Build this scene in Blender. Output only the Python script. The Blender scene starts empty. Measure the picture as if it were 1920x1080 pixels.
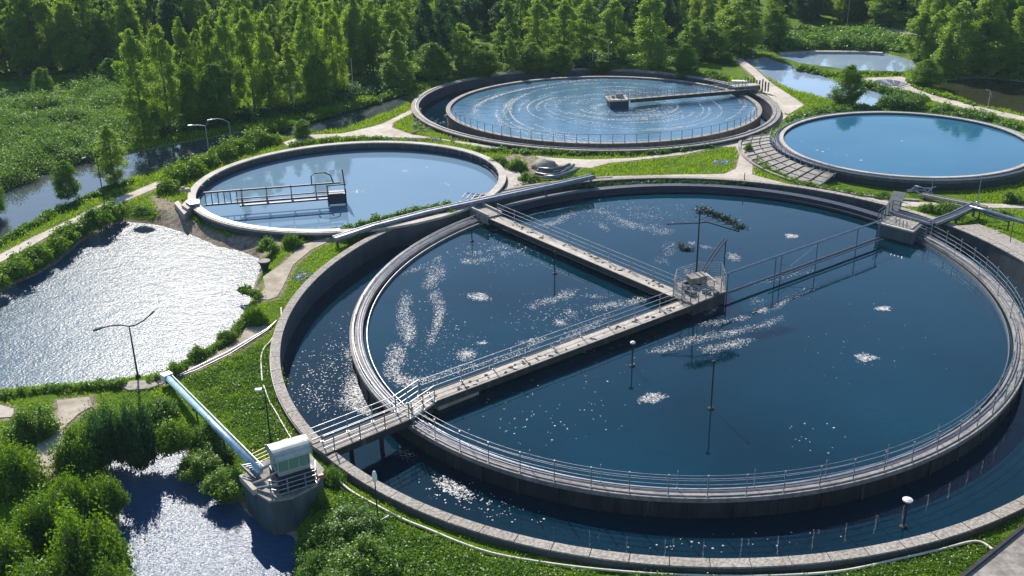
import bpy, math, random
import numpy as np
from mathutils import Vector, Matrix

random.seed(7)
RNG = np.random.default_rng(11)
scene = bpy.context.scene
COL = scene.collection
PI = math.pi

# ------------------------------------------------------------------ camera
F_PX, PITCH, ROLL, CAM_H = 1950.0, math.radians(23), math.radians(-1), 30.0
_c, _s = math.cos(ROLL), math.sin(ROLL)
R0 = Vector((1, 0, 0)); U0 = Vector((0, math.sin(PITCH), math.cos(PITCH))); FW = Vector((0, math.cos(PITCH), -math.sin(PITCH)))
CR = R0 * _c + U0 * _s
CU = R0 * -_s + U0 * _c
cam = bpy.data.objects.new('camera', bpy.data.cameras.new('camera'))
COL.objects.link(cam)
cam.matrix_world = Matrix(((CR.x, CU.x, -FW.x, 0), (CR.y, CU.y, -FW.y, 0), (CR.z, CU.z, -FW.z, CAM_H), (0, 0, 0, 1)))
cam.data.sensor_width = 36; cam.data.lens = 36 * F_PX / 1920
cam.data.clip_start = .5; cam.data.clip_end = 8000
scene.camera = cam


def P(px, py, z=0.0):
    """world point at height z seen at photo pixel (px, py)"""
    d = CR * ((px - 960) / F_PX) + CU * ((540 - py) / F_PX) + FW
    t = (z - CAM_H) / d.z
    return Vector((d.x * t, d.y * t, z))


def top_height(base, py):
    """height above base whose top is seen at photo row py"""
    lo, hi = 0.0, 60.0
    for _ in range(40):
        m = (lo + hi) / 2
        v = Vector((base.x, base.y, base.z + m - CAM_H))
        y = 540 - F_PX * (v.dot(CU) / v.dot(FW))
        if y > py: lo = m
        else: hi = m
    return (lo + hi) / 2


def mpp(p):
    """metres per photo pixel at p"""
    return (Vector((p.x, p.y, p.z - CAM_H))).dot(FW) / F_PX


# ------------------------------------------------------------------ materials
def new_mat(name):
    m = bpy.data.materials.new(name); m.use_nodes = True
    nt = m.node_tree; nt.nodes.clear()
    out = nt.nodes.new('ShaderNodeOutputMaterial')
    return m, nt, out


def N(nt, typ, **kw):
    n = nt.nodes.new(typ)
    for k, v in kw.items():
        if k in n.inputs: n.inputs[k].default_value = v
        else: setattr(n, k, v)
    return n


def ramp(nt, fac, stops):
    r = nt.nodes.new('ShaderNodeValToRGB')
    el = r.color_ramp.elements
    while len(el) < len(stops): el.new(.5)
    for e, (p, c) in zip(el, stops):
        e.position = p; e.color = (*c, 1) if len(c) == 3 else c
    nt.links.new(fac, r.inputs[0])
    return r


def coords(nt, scale=(1, 1, 1)):
    g = nt.nodes.new('ShaderNodeNewGeometry')
    m = nt.nodes.new('ShaderNodeMapping'); m.inputs['Scale'].default_value = scale
    nt.links.new(g.outputs['Position'], m.inputs['Vector'])
    return m.outputs['Vector']


def surf(name, stops, scale=2.0, rough=.8, metal=0.0, stretch=(1, 1, 1), bump=.3, bscale=20.0, detail=6, stops2=None, scale2=.4, spec=.4):
    """noise-coloured surface; stops2 multiplies a second, larger pattern"""
    m, nt, out = new_mat(name)
    b = N(nt, 'ShaderNodeBsdfPrincipled', Roughness=rough, Metallic=metal)
    b.inputs['Specular IOR Level'].default_value = spec
    v = coords(nt, stretch)
    n = N(nt, 'ShaderNodeTexNoise', Scale=scale, Detail=detail, Roughness=.65)
    nt.links.new(v, n.inputs['Vector'])
    r = ramp(nt, n.outputs['Fac'], stops)
    col = r.outputs['Color']
    if stops2:
        n2 = N(nt, 'ShaderNodeTexNoise', Scale=scale2, Detail=5, Roughness=.6)
        nt.links.new(coords(nt), n2.inputs['Vector'])
        r2 = ramp(nt, n2.outputs['Fac'], stops2)
        mx = N(nt, 'ShaderNodeMix', data_type='RGBA', blend_type='MULTIPLY')
        mx.inputs[0].default_value = 1
        nt.links.new(col, mx.inputs[6]); nt.links.new(r2.outputs['Color'], mx.inputs[7])
        col = mx.outputs[2]
    nt.links.new(col, b.inputs['Base Color'])
    if bump:
        n3 = N(nt, 'ShaderNodeTexNoise', Scale=bscale, Detail=4)
        nt.links.new(v, n3.inputs['Vector'])
        bp = N(nt, 'ShaderNodeBump', Strength=bump, Distance=.03)
        nt.links.new(n3.outputs['Fac'], bp.inputs['Height'])
        nt.links.new(bp.outputs['Normal'], b.inputs['Normal'])
    nt.links.new(b.outputs[0], out.inputs[0])
    return m


def leafmat(name, c1, c2, trans=.35, var=.35):
    m, nt, out = new_mat(name)
    oi = nt.nodes.new('ShaderNodeObjectInfo'); g = nt.nodes.new('ShaderNodeNewGeometry')
    mx = N(nt, 'ShaderNodeMix', data_type='RGBA')
    mx.inputs[6].default_value = (*c1, 1); mx.inputs[7].default_value = (*c2, 1)
    md = N(nt, 'ShaderNodeMath', operation='MULTIPLY_ADD'); md.inputs[1].default_value = .55
    m2 = N(nt, 'ShaderNodeMath', operation='MULTIPLY'); m2.inputs[1].default_value = .45
    nt.links.new(g.outputs['Random Per Island'], m2.inputs[0])
    nt.links.new(oi.outputs['Random'], md.inputs[0]); nt.links.new(m2.outputs[0], md.inputs[2])
    nt.links.new(md.outputs[0], mx.inputs[0])
    d = N(nt, 'ShaderNodeBsdfDiffuse'); t = N(nt, 'ShaderNodeBsdfTranslucent')
    gl = N(nt, 'ShaderNodeBsdfGlossy', Roughness=.45)
    gl.inputs['Color'].default_value = (.8, .9, .8, 1)
    hs = N(nt, 'ShaderNodeHueSaturation', Value=1.95, Saturation=1.05, Hue=.488)
    nt.links.new(mx.outputs[2], d.inputs['Color']); nt.links.new(mx.outputs[2], hs.inputs['Color']); nt.links.new(hs.outputs[0], t.inputs['Color'])
    ms = N(nt, 'ShaderNodeMixShader'); ms.inputs[0].default_value = trans
    nt.links.new(d.outputs[0], ms.inputs[1]); nt.links.new(t.outputs[0], ms.inputs[2])
    ms2 = N(nt, 'ShaderNodeMixShader'); ms2.inputs[0].default_value = .03
    nt.links.new(ms.outputs[0], ms2.inputs[1]); nt.links.new(gl.outputs[0], ms2.inputs[2])
    nt.links.new(ms2.outputs[0], out.inputs[0])
    return m


def watermat(name, c1, c2, rough=.03, waves=((.6, .02),), ior=1.33, cscale=.06, spec=.5, tint=(1, 1, 1)):
    """opaque-bodied water: body colour under a Fresnel surface ruffled by waves ((scale, distance), ...)"""
    m, nt, out = new_mat(name)
    b = N(nt, 'ShaderNodeBsdfPrincipled', Roughness=rough, IOR=ior)
    b.inputs['Specular IOR Level'].default_value = spec
    b.inputs['Specular Tint'].default_value = (*tint, 1)
    v = coords(nt)
    n = N(nt, 'ShaderNodeTexNoise', Scale=cscale, Detail=4)
    nt.links.new(v, n.inputs['Vector'])
    r = ramp(nt, n.outputs['Fac'], [(.35, c1), (.65, c2)])
    nt.links.new(r.outputs['Color'], b.inputs['Base Color'])
    prev = None
    for sc, dist in waves:
        w = N(nt, 'ShaderNodeTexNoise', Scale=sc, Detail=3, Roughness=.55)
        nt.links.new(coords(nt, (1, 1.5, 1)), w.inputs['Vector'])
        bp = N(nt, 'ShaderNodeBump', Strength=1, Distance=dist)
        nt.links.new(w.outputs['Fac'], bp.inputs['Height'])
        if prev: nt.links.new(prev.outputs['Normal'], bp.inputs['Normal'])
        prev = bp
    if prev: nt.links.new(prev.outputs['Normal'], b.inputs['Normal'])
    nt.links.new(b.outputs[0], out.inputs[0])
    return m


M = {}
M['concrete'] = surf('concrete', [(.3, (.15, .14, .125)), (.7, (.36, .34, .31))], 3, .85, stops2=[(.35, (.7, .68, .66)), (.6, (1, 1, 1))], scale2=.5)
M['pale_concrete'] = surf('pale concrete', [(.3, (.3, .28, .25)), (.7, (.5, .47, .43))], 4, .8, stops2=[(.35, (.72, .7, .66)), (.6, (1, 1, 1))], scale2=.6)
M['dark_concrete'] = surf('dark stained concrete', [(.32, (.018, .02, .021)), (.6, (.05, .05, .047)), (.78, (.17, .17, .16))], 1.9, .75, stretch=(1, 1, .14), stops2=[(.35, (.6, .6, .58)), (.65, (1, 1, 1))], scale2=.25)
M['wet_concrete'] = surf('wet basin concrete', [(.3, (.03, .042, .05)), (.75, (.075, .09, .1))], 1.2, .5, stretch=(1, 1, .2))
M['brown_stone'] = surf('brown stone', [(.3, (.09, .065, .045)), (.7, (.25, .2, .15))], 2.5, .9, stretch=(1, 1, .5))
M['gravel'] = surf('gravel', [(.35, (.17, .155, .14)), (.65, (.44, .41, .37))], 7, .95, bump=.8, bscale=30, stops2=[(.3, (.8, .78, .75)), (.6, (1, 1, 1))], scale2=.35)
M['path'] = surf('sandy path', [(.3, (.37, .335, .29)), (.7, (.56, .52, .46))], 1.5, .9, stops2=[(.32, (.68, .66, .62)), (.62, (1, 1, 1))], scale2=.22)
M['sand'] = surf('worn sand', [(.3, (.26, .22, .175)), (.7, (.46, .41, .35))], 1.2, .95, stops2=[(.3, (.6, .62, .5)), (.6, (1, 1, 1))], scale2=.4, bump=.7)
M['steel'] = surf('galvanised steel', [(.3, (.18, .2, .23)), (.7, (.35, .38, .42))], 3, .45, .75, bump=0)
M['dark_steel'] = surf('dark steel', [(.3, (.06, .07, .085)), (.7, (.13, .145, .17))], 3, .4, .7, bump=0)
M['black_iron'] = surf('black iron', [(.3, (.012, .014, .016)), (.7, (.03, .033, .038))], 3, .8, .1, bump=0)
M['blue_pipe'] = surf('blue painted steel', [(.3, (.16, .34, .48)), (.7, (.42, .56, .68))], 2, .35, .3, bump=0)
M['rail_blue'] = surf('blue grey steel', [(.3, (.09, .11, .17)), (.7, (.2, .24, .33))], 2, .35, .6, bump=0)
M['white_paint'] = surf('white paint', [(.3, (.62, .61, .58)), (.7, (.8, .79, .77))], 5, .5, bump=.1)
M['hose'] = surf('dusty white pipe', [(.3, (.5, .46, .39)), (.7, (.72, .69, .62))], 3, .6, bump=0)
M['yellow_rail'] = surf('yellow green paint', [(.3, (.4, .4, .1)), (.7, (.6, .58, .2))], 3, .5, bump=0)
M['roof'] = surf('grey green roof sheet', [(.3, (.24, .28, .28)), (.7, (.37, .41, .41))], 3, .4, .2, bump=.05)
M['navy'] = surf('navy painted steel', [(.3, (.012, .018, .035)), (.7, (.03, .04, .07))], 3, .5, .2, bump=0)
M['teal_concrete'] = surf('teal grey concrete', [(.3, (.035, .055, .065)), (.7, (.09, .115, .125))], 1.6, .7, stretch=(1, 1, .3))
M['rock'] = surf('rock', [(.3, (.14, .13, .115)), (.7, (.4, .37, .33))], 3, .95, bump=1, bscale=8)
M['bark'] = surf('bark', [(.3, (.05, .04, .03)), (.7, (.2, .18, .15))], 8, .9, stretch=(1, 1, .3))
M['foam'] = surf('foam', [(.3, (.34, .37, .4)), (.7, (.68, .7, .71))], 3, .7, bump=0)
M['red_paint'] = surf('red paint', [(.3, (.35, .06, .05)), (.7, (.5, .1, .08))], 3, .5, bump=0)
M['debris'] = surf('dark debris', [(.3, (.02, .02, .02)), (.7, (.1, .09, .08))], 9, .8)
M['mineral'] = surf('mineral blue rubble', [(.3, (.16, .2, .34)), (.7, (.45, .48, .62))], 6, .7, bump=.6)
M['weed'] = leafmat('weed', (.018, .032, .014), (.045, .065, .025), .2)
mg, nt, out = new_mat('tinted glass')
b = N(nt, 'ShaderNodeBsdfPrincipled', Roughness=.06); b.inputs['Base Color'].default_value = (.11, .22, .19, 1); b.inputs['IOR'].default_value = 1.5
nt.links.new(b.outputs[0], out.inputs[0]); M['glass'] = mg

M['leaf_birch'] = leafmat('birch leaves', (.1, .195, .02), (.21, .315, .034), .5)
M['leaf_dark'] = leafmat('dark leaves', (.022, .068, .02), (.045, .115, .024), .35)
M['leaf_shrub'] = leafmat('shrub leaves', (.045, .13, .006), (.12, .215, .009), .36)
M['leaf_sage'] = leafmat('sage shrub leaves', (.05, .135, .02), (.11, .2, .026), .38)
M['grass_blade'] = leafmat('grass blades', (.075, .18, .004), (.18, .27, .006), .45)

def foammat():
    m, nt, out = new_mat('foam')
    b = N(nt, 'ShaderNodeBsdfPrincipled', Roughness=.6)
    n = N(nt, 'ShaderNodeTexNoise', Scale=5.0, Detail=4); nt.links.new(coords(nt), n.inputs['Vector'])
    r = ramp(nt, n.outputs['Fac'], [(.3, (.36, .38, .38)), (.7, (.72, .73, .72))]); nt.links.new(r.outputs[0], b.inputs['Base Color'])
    tr = nt.nodes.new('ShaderNodeBsdfTransparent'); ms = nt.nodes.new('ShaderNodeMixShader')
    r2 = ramp(nt, n.outputs['Fac'], [(.3, (.25, .25, .25)), (.65, (.85, .85, .85))])
    nt.links.new(r2.outputs[0], ms.inputs[0]); nt.links.new(tr.outputs[0], ms.inputs[1]); nt.links.new(b.outputs[0], ms.inputs[2]); nt.links.new(ms.outputs[0], out.inputs[0])
    return m


M['foam'] = foammat()
W = {}
W['tank'] = watermat('deep blue tank water', (.0005, .012, .021), (.0009, .026, .044), .035, ((.25, .012), (1.2, .003)), spec=.6, tint=(.3, .72, 1))
W['channel'] = watermat('channel water', (.0006, .012, .024), (.001, .019, .036), .05, ((.3, .02), (1.5, .006)), spec=.26)
W['skylit'] = watermat('milky pale tank water', (.12, .2, .28), (.14, .225, .305), .03, ((.2, .012),))  # pale body colour stands in for light blue sky reflected in the tank
W['swirl'] = watermat('swirling tank water', (.055, .125, .195), (.08, .16, .235), .08, ((.5, .06), (2.5, .02)))
W['azure'] = watermat('azure tank water', (.014, .092, .172), (.028, .125, .21), .05, ((.3, .012),))
W['pond'] = watermat('rippled pond water', (.028, .07, .11), (.04, .09, .135), .25, ((.12, .06), (.9, .035), (5.2, .036)), spec=.14)
W['lower'] = watermat('sparkling lower pond water', (.02, .06, .125), (.03, .08, .155), .26, ((.3, .03), (1.2, .045), (5.0, .05)), spec=.23)
W['ditch'] = watermat('still ditch water', (.045, .062, .075), (.06, .066, .066), .03, ((.4, .01),), spec=.9)  # body colour raised in place of sky reflection cut off by trees
W['mirror'] = watermat('pond water with painted sky', (.2, .28, .38), (.24, .32, .42), .03, ((.3, .008),))  # pale blue body colour paints in the sky reflection that trees block
W['dark'] = watermat('dark green pond water', (.022, .026, .014), (.032, .036, .018), .04, ((.4, .015),))

# ------------------------------------------------------------------ mesh helpers
OFF = {}


def tag(o, label=None, cat=None, group=None, kind=None):
    if label: o['label'] = label
    if cat: o['category'] = cat
    if group: o['group'] = group
    if kind: o['kind'] = kind
    return o


def thing(name, loc, label, cat, group=None):
    o = bpy.data.objects.new(name, None); COL.objects.link(o)
    o.location = loc; OFF[o.name] = Vector(loc)
    o.empty_display_size = .3
    return tag(o, label, cat, group)


def link(name, me, parent=None, loc=None):
    o = bpy.data.objects.new(name, me); COL.objects.link(o)
    if parent is not None:
        o.parent = parent; OFF[o.name] = OFF.get(parent.name, Vector((0, 0, 0)))
    if loc is not None: o.location = loc
    return o


class MB:
    def __init__(s): s.v = []; s.f = []

    def add(s, vs, fs):
        n = len(s.v); s.v += [tuple(v) for v in vs]; s.f += [tuple(i + n for i in f) for f in fs]; return s

    def box(s, c, size, rz=0.0, ax=None):
        sx, sy, sz = (q / 2 for q in size)
        ca, sa = math.cos(rz), math.sin(rz); vs = []
        for z in (-sz, sz):
            for x, y in ((-sx, -sy), (sx, -sy), (sx, sy), (-sx, sy)):
                vs.append((c[0] + x * ca - y * sa, c[1] + x * sa + y * ca, c[2] + z))
        return s.add(vs, [(3, 2, 1, 0), (4, 5, 6, 7), (0, 1, 5, 4), (1, 2, 6, 5), (2, 3, 7, 6), (3, 0, 4, 7)])

    def bar(s, p0, p1, w, t):
        """beam with a rectangular section (w wide, t deep), its top middle line from p0 to p1"""
        p0, p1 = Vector(p0), Vector(p1); d = (p1 - p0); h = Vector((-d.y, d.x, 0)); h = h.normalized() * w / 2
        dz = Vector((0, 0, -t))
        vs = [p0 - h, p0 + h, p1 + h, p1 - h]; vs += [v + dz for v in vs]
        return s.add(vs, [(0, 3, 2, 1), (4, 5, 6, 7), (0, 1, 5, 4), (1, 2, 6, 5), (2, 3, 7, 6), (3, 0, 4, 7)])

    def tube(s, pts, r, n=8, closed=False, r1=None):
        pts = [Vector(p) for p in pts]; m = len(pts); vs = []; fs = []
        for i, p in enumerate(pts):
            a = pts[i - 1] if (i > 0 or closed) else p
            b_ = pts[(i + 1) % m] if (i < m - 1 or closed) else p
            d = (b_ - a).normalized()
            ref = Vector((0, 0, 1)) if abs(d.z) < .9 else Vector((1, 0, 0))
            x = d.cross(ref).normalized(); y = d.cross(x)
            rr = r if r1 is None else r + (r1 - r) * i / max(1, m - 1)
            for k in range(n):
                q = 2 * PI * k / n; vs.append(p + x * (math.cos(q) * rr) + y * (math.sin(q) * rr))
        for i in range(m if closed else m - 1):
            for k in range(n):
                a = i * n + k; b_ = i * n + (k + 1) % n; c = ((i + 1) % m) * n
                fs.append((a, c + k, c + (k + 1) % n, b_))
        if not closed:
            fs.append(tuple(range(n))); fs.append(tuple(reversed(range((m - 1) * n, m * n))))
        return s.add(vs, fs)

    def prism(s, poly, z0, z1, scale_top=1.0):
        n = len(poly); cx = sum(p[0] for p in poly) / n; cy = sum(p[1] for p in poly) / n
        a = sum(poly[i][0] * poly[(i + 1) % n][1] - poly[(i + 1) % n][0] * poly[i][1] for i in range(n))
        if a < 0: poly = list(reversed(poly))
        vs = [(p[0], p[1], z0) for p in poly] + [(cx + (p[0] - cx) * scale_top, cy + (p[1] - cy) * scale_top, z1) for p in poly]
        fs = [tuple(reversed(range(n))), tuple(range(n, 2 * n))] + [(i, (i + 1) % n, n + (i + 1) % n, n + i) for i in range(n)]
        return s.add(vs, fs)

    def lathe(s, c, prof, n=16):
        vs = []; fs = []
        for r, z in prof:
            for k in range(n):
                q = 2 * PI * k / n; vs.append((c[0] + r * math.cos(q), c[1] + r * math.sin(q), c[2] + z))
        for i in range(len(prof) - 1):
            for k in range(n):
                fs.append((i * n + k, i * n + (k + 1) % n, (i + 1) * n + (k + 1) % n, (i + 1) * n + k))
        fs.append(tuple(reversed(range(n)))); fs.append(tuple(range((len(prof) - 1) * n, len(prof) * n)))
        return s.add(vs, fs)

    def ring(s, E, prof, a0=0.0, a1=2 * PI, n=160):
        """sweep the closed section prof [(offset, z)] round ellipse E"""
        full = abs(a1 - a0) >= 2 * PI - 1e-6; k = len(prof); vs = []; fs = []
        m = n if full else n + 1
        for i in range(m):
            a = a0 + (a1 - a0) * i / n
            for o, z in prof:
                x, y = ept(E, a, o); vs.append((x, y, z))
        for i in range(n):
            for j in range(k):
                a = i * k + j; b_ = i * k + (j + 1) % k; c = ((i + 1) % m) * k
                fs.append((a, c + j, c + (j + 1) % k, b_))
        if not full:
            fs.append(tuple(reversed(range(k)))); fs.append(tuple(range((m - 1) * k, m * k)))
        return s.add(vs, fs)

    def mesh(s, name, mat, off=Vector((0, 0, 0)), smooth=False):
        me = bpy.data.meshes.new(name)
        me.from_pydata([(v[0] - off[0], v[1] - off[1], v[2] - off[2]) for v in s.v], [], s.f)
        me.materials.append(mat)
        if smooth: me.polygons.foreach_set('use_smooth', [True] * len(me.polygons))
        me.update(); return me

    def build(s, name, mat, parent=None, smooth=False):
        off = OFF.get(parent.name, Vector((0, 0, 0))) if parent is not None else Vector((0, 0, 0))
        return link(name, s.mesh(name, mat, off, smooth), parent)


def ept(E, a, off=0.0):
    cx, cy, A, B, ph = E
    u, v = (A + off) * math.cos(a), (B + off) * math.sin(a)
    return cx + u * math.cos(ph) - v * math.sin(ph), cy + u * math.sin(ph) + v * math.cos(ph)


def eang(E, p):
    """ellipse parameter of the direction of point p"""
    cx, cy, A, B, ph = E; dx, dy = p[0] - cx, p[1] - cy
    u = dx * math.cos(ph) + dy * math.sin(ph); v = -dx * math.sin(ph) + dy * math.cos(ph)
    return math.atan2(v / B, u / A)


def quads_mesh(name, V, nper, mat):
    """V: (n, nper, 3) array of separate polygons"""
    n = len(V); me = bpy.data.meshes.new(name)
    me.vertices.add(n * nper); me.vertices.foreach_set('co', V.reshape(-1).astype(np.float32))
    me.loops.add(n * nper); me.loops.foreach_set('vertex_index', np.arange(n * nper, dtype=np.int32))
    me.polygons.add(n); me.polygons.foreach_set('loop_start', np.arange(0, n * nper, nper, dtype=np.int32))
    me.polygons.foreach_set('loop_total', np.full(n, nper, np.int32))
    me.materials.append(mat); me.update(calc_edges=True); me.validate()
    return me


def leaves(C, size, out=None, rng=RNG, up=.9):
    """rhombic leaf sprays at centres C, facing mostly along out and up"""
    n = len(C); nrm = rng.normal(size=(n, 3))
    if out is not None: nrm += out * .55
    nrm[:, 2] += up
    nrm /= np.linalg.norm(nrm, axis=1, keepdims=True) + 1e-9
    t = rng.normal(size=(n, 3)); t -= nrm * (t * nrm).sum(1, keepdims=True); t /= np.linalg.norm(t, axis=1, keepdims=True) + 1e-9
    b_ = np.cross(nrm, t); sz = (np.asarray(size) * rng.uniform(.6, 1.35, n))[:, None]
    fold = nrm * sz * .18
    V = np.stack([C - t * sz * .6, C + b_ * sz * .36 + fold, C + t * sz * .6, C - b_ * sz * .36 + fold], 1)
    return V


# ------------------------------------------------------------------ layout: tanks, ponds, paths
R_ = math.radians
E1o = (11.85, 67.25, 29.47, 26.92, R_(66.5)); E1i = (12.28, 69.44, 26.27, 22.94, R_(67.3))
E2 = (-15.37, 96.4, 15.12, 14.49, R_(30.7))
E3o = (10.35, 128.1, 22.21, 20.71, R_(-35.7)); E3i = (11.52, 126.84, 19.23, 17.83, R_(-3))
E4 = (41.25, 105.62, 13.0, 12.2, R_(50.1))


def PP(pts, z=0.0): return [P(x, y, z) for x, y in pts]


PONDS = {
    'glitter': (-.9, 1.5, [(-160, 620), (0, 545), (70, 515), (110, 490), (150, 455), (200, 425), (235, 415), (300, 422), (360, 440), (410, 462), (450, 470), (485, 483), (490, 505), (478, 530), (475, 555), (455, 590), (430, 625), (400, 645), (340, 680), (300, 705), (250, 712), (200, 718), (100, 725), (0, 735), (-160, 750)]),
    'lower': (-.9, 1.6, [(200, 868), (290, 842), (345, 843), (358, 862), (400, 890), (440, 925), (462, 960), (500, 992), (548, 1003), (566, 1030), (600, 1055), (680, 1100), (660, 1260), (110, 1260), (200, 1080), (225, 1000), (222, 940)]),
    'ditch': (-.3, .9, [(-160, 530), (0, 455), (90, 402), (180, 362), (250, 335), (330, 310), (400, 285), (480, 265), (540, 258), (600, 250), (645, 243), (700, 222), (750, 205), (775, 190), (770, 176), (715, 185), (640, 208), (540, 233), (430, 252), (340, 268), (270, 283), (200, 292), (90, 322), (0, 345), (-160, 390)]),
    'mirror': (-.25, .8, [(1460, 100), (1508, 96), (1617, 97), (1655, 100), (1684, 107), (1714, 116), (1714, 133), (1684, 135), (1644, 133), (1606, 133), (1562, 127), (1503, 119), (1468, 108)]),
    'canal': (-.25, .8, [(1400, 114), (1435, 108), (1454, 116), (1495, 127), (1562, 148), (1573, 154), (1611, 162), (1649, 170), (1705, 186), (1706, 200), (1633, 202), (1606, 195), (1576, 194), (1530, 181), (1495, 173), (1470, 162), (1449, 154), (1427, 135)]),
    'dark': (-.25, .8, [(1749, 153), (1820, 146), (1870, 148), (1920, 154), (2040, 165), (2040, 240), (1920, 217), (1888, 209), (1847, 202), (1801, 187), (1768, 173), (1752, 165)]),
}
PATHS = {
    'left': [(-80, 512), (0, 478), (67, 443), (117, 420), (173, 392), (217, 373), (250, 360), (297, 340), (312, 345), (273, 362), (213, 387), (160, 410), (110, 433), (50, 467), (0, 493), (-80, 530)],
    'plaza': [(530, 268), (572, 254), (640, 251), (657, 248), (717, 233), (783, 200), (790, 204), (737, 231), (735, 240), (773, 253), (840, 263), (950, 277), (945, 283), (873, 271), (813, 260), (730, 258), (655, 256), (575, 262), (540, 274)],
    'middle': [(1003, 293), (1040, 297), (1100, 300), (1190, 297), (1280, 286), (1347, 267), (1400, 255), (1440, 235), (1465, 214), (1478, 217), (1450, 240), (1412, 262), (1398, 283), (1412, 297), (1410, 328), (1480, 347), (1563, 360), (1680, 378), (1760, 381), (1833, 382), (1920, 385), (1920, 391), (1800, 390), (1690, 388), (1563, 368), (1467, 352), (1380, 341), (1280, 338), (1123, 342), (1123, 332), (1280, 328), (1357, 327), (1380, 317), (1387, 290), (1380, 276), (1347, 276), (1280, 291), (1140, 307), (1107, 316), (1033, 310)],
    'upper': [(1377, 112), (1390, 109), (1413, 127), (1447, 157), (1467, 170), (1493, 187), (1507, 198), (1480, 214), (1467, 214), (1458, 195), (1430, 172), (1413, 143)],
    'far': [(1610, 147), (1690, 144), (1705, 149), (1715, 163), (1740, 176), (1790, 189), (1850, 204), (1960, 228), (1960, 236), (1840, 211), (1780, 197), (1720, 182), (1700, 173), (1640, 160)],
    'sandy': [(640, 438), (567, 460), (533, 493), (493, 520), (497, 540), (483, 560), (503, 563), (520, 557), (530, 540), (550, 497), (583, 470), (627, 448)],
    'bankside': [(467, 605), (450, 637), (410, 660), (360, 680), (322, 700), (285, 712), (300, 722), (343, 704), (400, 680), (457, 650), (503, 620), (500, 612)],
    'corner': [(167, 745), (173, 763), (147, 777), (120, 803), (113, 830), (115, 873), (95, 895), (67, 890), (67, 860), (72, 823), (87, 800), (110, 773), (107, 752)],
    'pad': [(-60, 757), (0, 760), (28, 768), (22, 783), (0, 784), (-60, 782)],
}
POND_W = {k: np.array([(p.x, p.y) for p in PP(v[2], v[0])]) for k, v in PONDS.items()}
PATH_W = {k: np.array([(p.x, p.y) for p in PP(v)]) for k, v in PATHS.items()}


def sdist(X, Y, poly):
    """signed distance to polygon, negative inside (arrays)"""
    d2 = np.full(X.shape, 1e18); ins = np.zeros(X.shape, bool); n = len(poly)
    for i in range(n):
        ax, ay = poly[i]; bx, by = poly[(i + 1) % n]; ex, ey = bx - ax, by - ay
        t = np.clip(((X - ax) * ex + (Y - ay) * ey) / (ex * ex + ey * ey + 1e-12), 0, 1)
        d2 = np.minimum(d2, (X - ax - t * ex) ** 2 + (Y - ay - t * ey) ** 2)
        c = ((ay > Y) != (by > Y)) & (X < (bx - ax) * (Y - ay) / (by - ay + 1e-12) + ax)
        ins ^= c
    return np.where(ins, -1, 1) * np.sqrt(d2)


def eoff(X, Y, E):
    """approximate offset outside ellipse E"""
    cx, cy, A, B, ph = E; dx, dy = X - cx, Y - cy
    u = dx * math.cos(ph) + dy * math.sin(ph); v = -dx * math.sin(ph) + dy * math.cos(ph)
    k = np.hypot(u / A, v / B); return (k - 1) * (np.hypot(u, v) / np.maximum(k, 1e-6))


def near_px(poly, pad=8):
    return poly[:, 0].min() - pad, poly[:, 0].max() + pad, poly[:, 1].min() - pad, poly[:, 1].max() + pad


def ground_z(X, Y):
    Z = np.zeros(X.shape)
    for k, (lev, bw, _) in PONDS.items():
        x0, x1, y0, y1 = near_px(POND_W[k]); m = (X > x0) & (X < x1) & (Y > y0) & (Y < y1)
        if m.any():
            sd = sdist(X[m], Y[m], POND_W[k])
            Z[m] = np.minimum(Z[m], np.interp(sd, [-2.5, 0, bw], [lev - 1.0, lev, 0]))
    for E in (E1o, E2, E3o, E4):
        Z = np.where(eoff(X, Y, E) < (.2 if E is not E2 else -.4), -5, Z)
    return Z


# ------------------------------------------------------------------ ground sheet
STEP = .4
xs = np.concatenate([[-4000, -1500, -600, -300, -180], np.arange(-122, 132, STEP), [180, 300, 600, 1500, 4000]])
ys = np.concatenate([[-600, -200, -60, 0, 20], np.arange(33, 236, STEP), [250, 280, 340, 500, 900, 1800, 5000]])
GX, GY = np.meshgrid(xs, ys); GZ = ground_z(GX, GY)
pathd = np.full(GX.shape, 9.0)
for k, w in PATH_W.items():
    x0, x1, y0, y1 = near_px(w); m = (GX > x0) & (GX < x1) & (GY > y0) & (GY < y1)
    pathd[m] = np.minimum(pathd[m], sdist(GX[m], GY[m], w))
bank = np.full(GX.shape, 9.0)
for k, w in POND_W.items():
    x0, x1, y0, y1 = near_px(w); m = (GX > x0) & (GX < x1) & (GY > y0) & (GY < y1)
    bank[m] = np.minimum(bank[m], sdist(GX[m], GY[m], w))
SAND = [np.array([(p.x, p.y) for p in PP(q)]) for q in (
    [(285, 368), (330, 380), (355, 410), (420, 438), (520, 446), (610, 444), (560, 455), (470, 470), (410, 458), (350, 436), (290, 420), (300, 395)],
    [(975, 285), (1035, 310), (1020, 330), (970, 345), (965, 320), (930, 300)],
    [(1410, 270), (1440, 250), (1460, 300), (1530, 345), (1450, 325)],
)]
sandd = np.full(GX.shape, 9.0)
for w in SAND:
    x0, x1, y0, y1 = near_px(w); m = (GX > x0) & (GX < x1) & (GY > y0) & (GY < y1)
    sandd[m] = np.minimum(sandd[m], sdist(GX[m], GY[m], w))
dirt = np.maximum(np.clip(1 - (pathd - .1) / .7, 0, 1) * .65, np.clip(1 - (bank + .0) / .5, 0, 1) * .8)
dirt = np.maximum(dirt, np.clip(.8 - sandd / .8, 0, 1))
ny, nx = GX.shape
me = bpy.data.meshes.new('ground')
idx = np.arange(ny * nx).reshape(ny, nx)
Q = np.stack([idx[:-1, :-1], idx[:-1, 1:], idx[1:, 1:], idx[1:, :-1]], -1).reshape(-1, 4)
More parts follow.
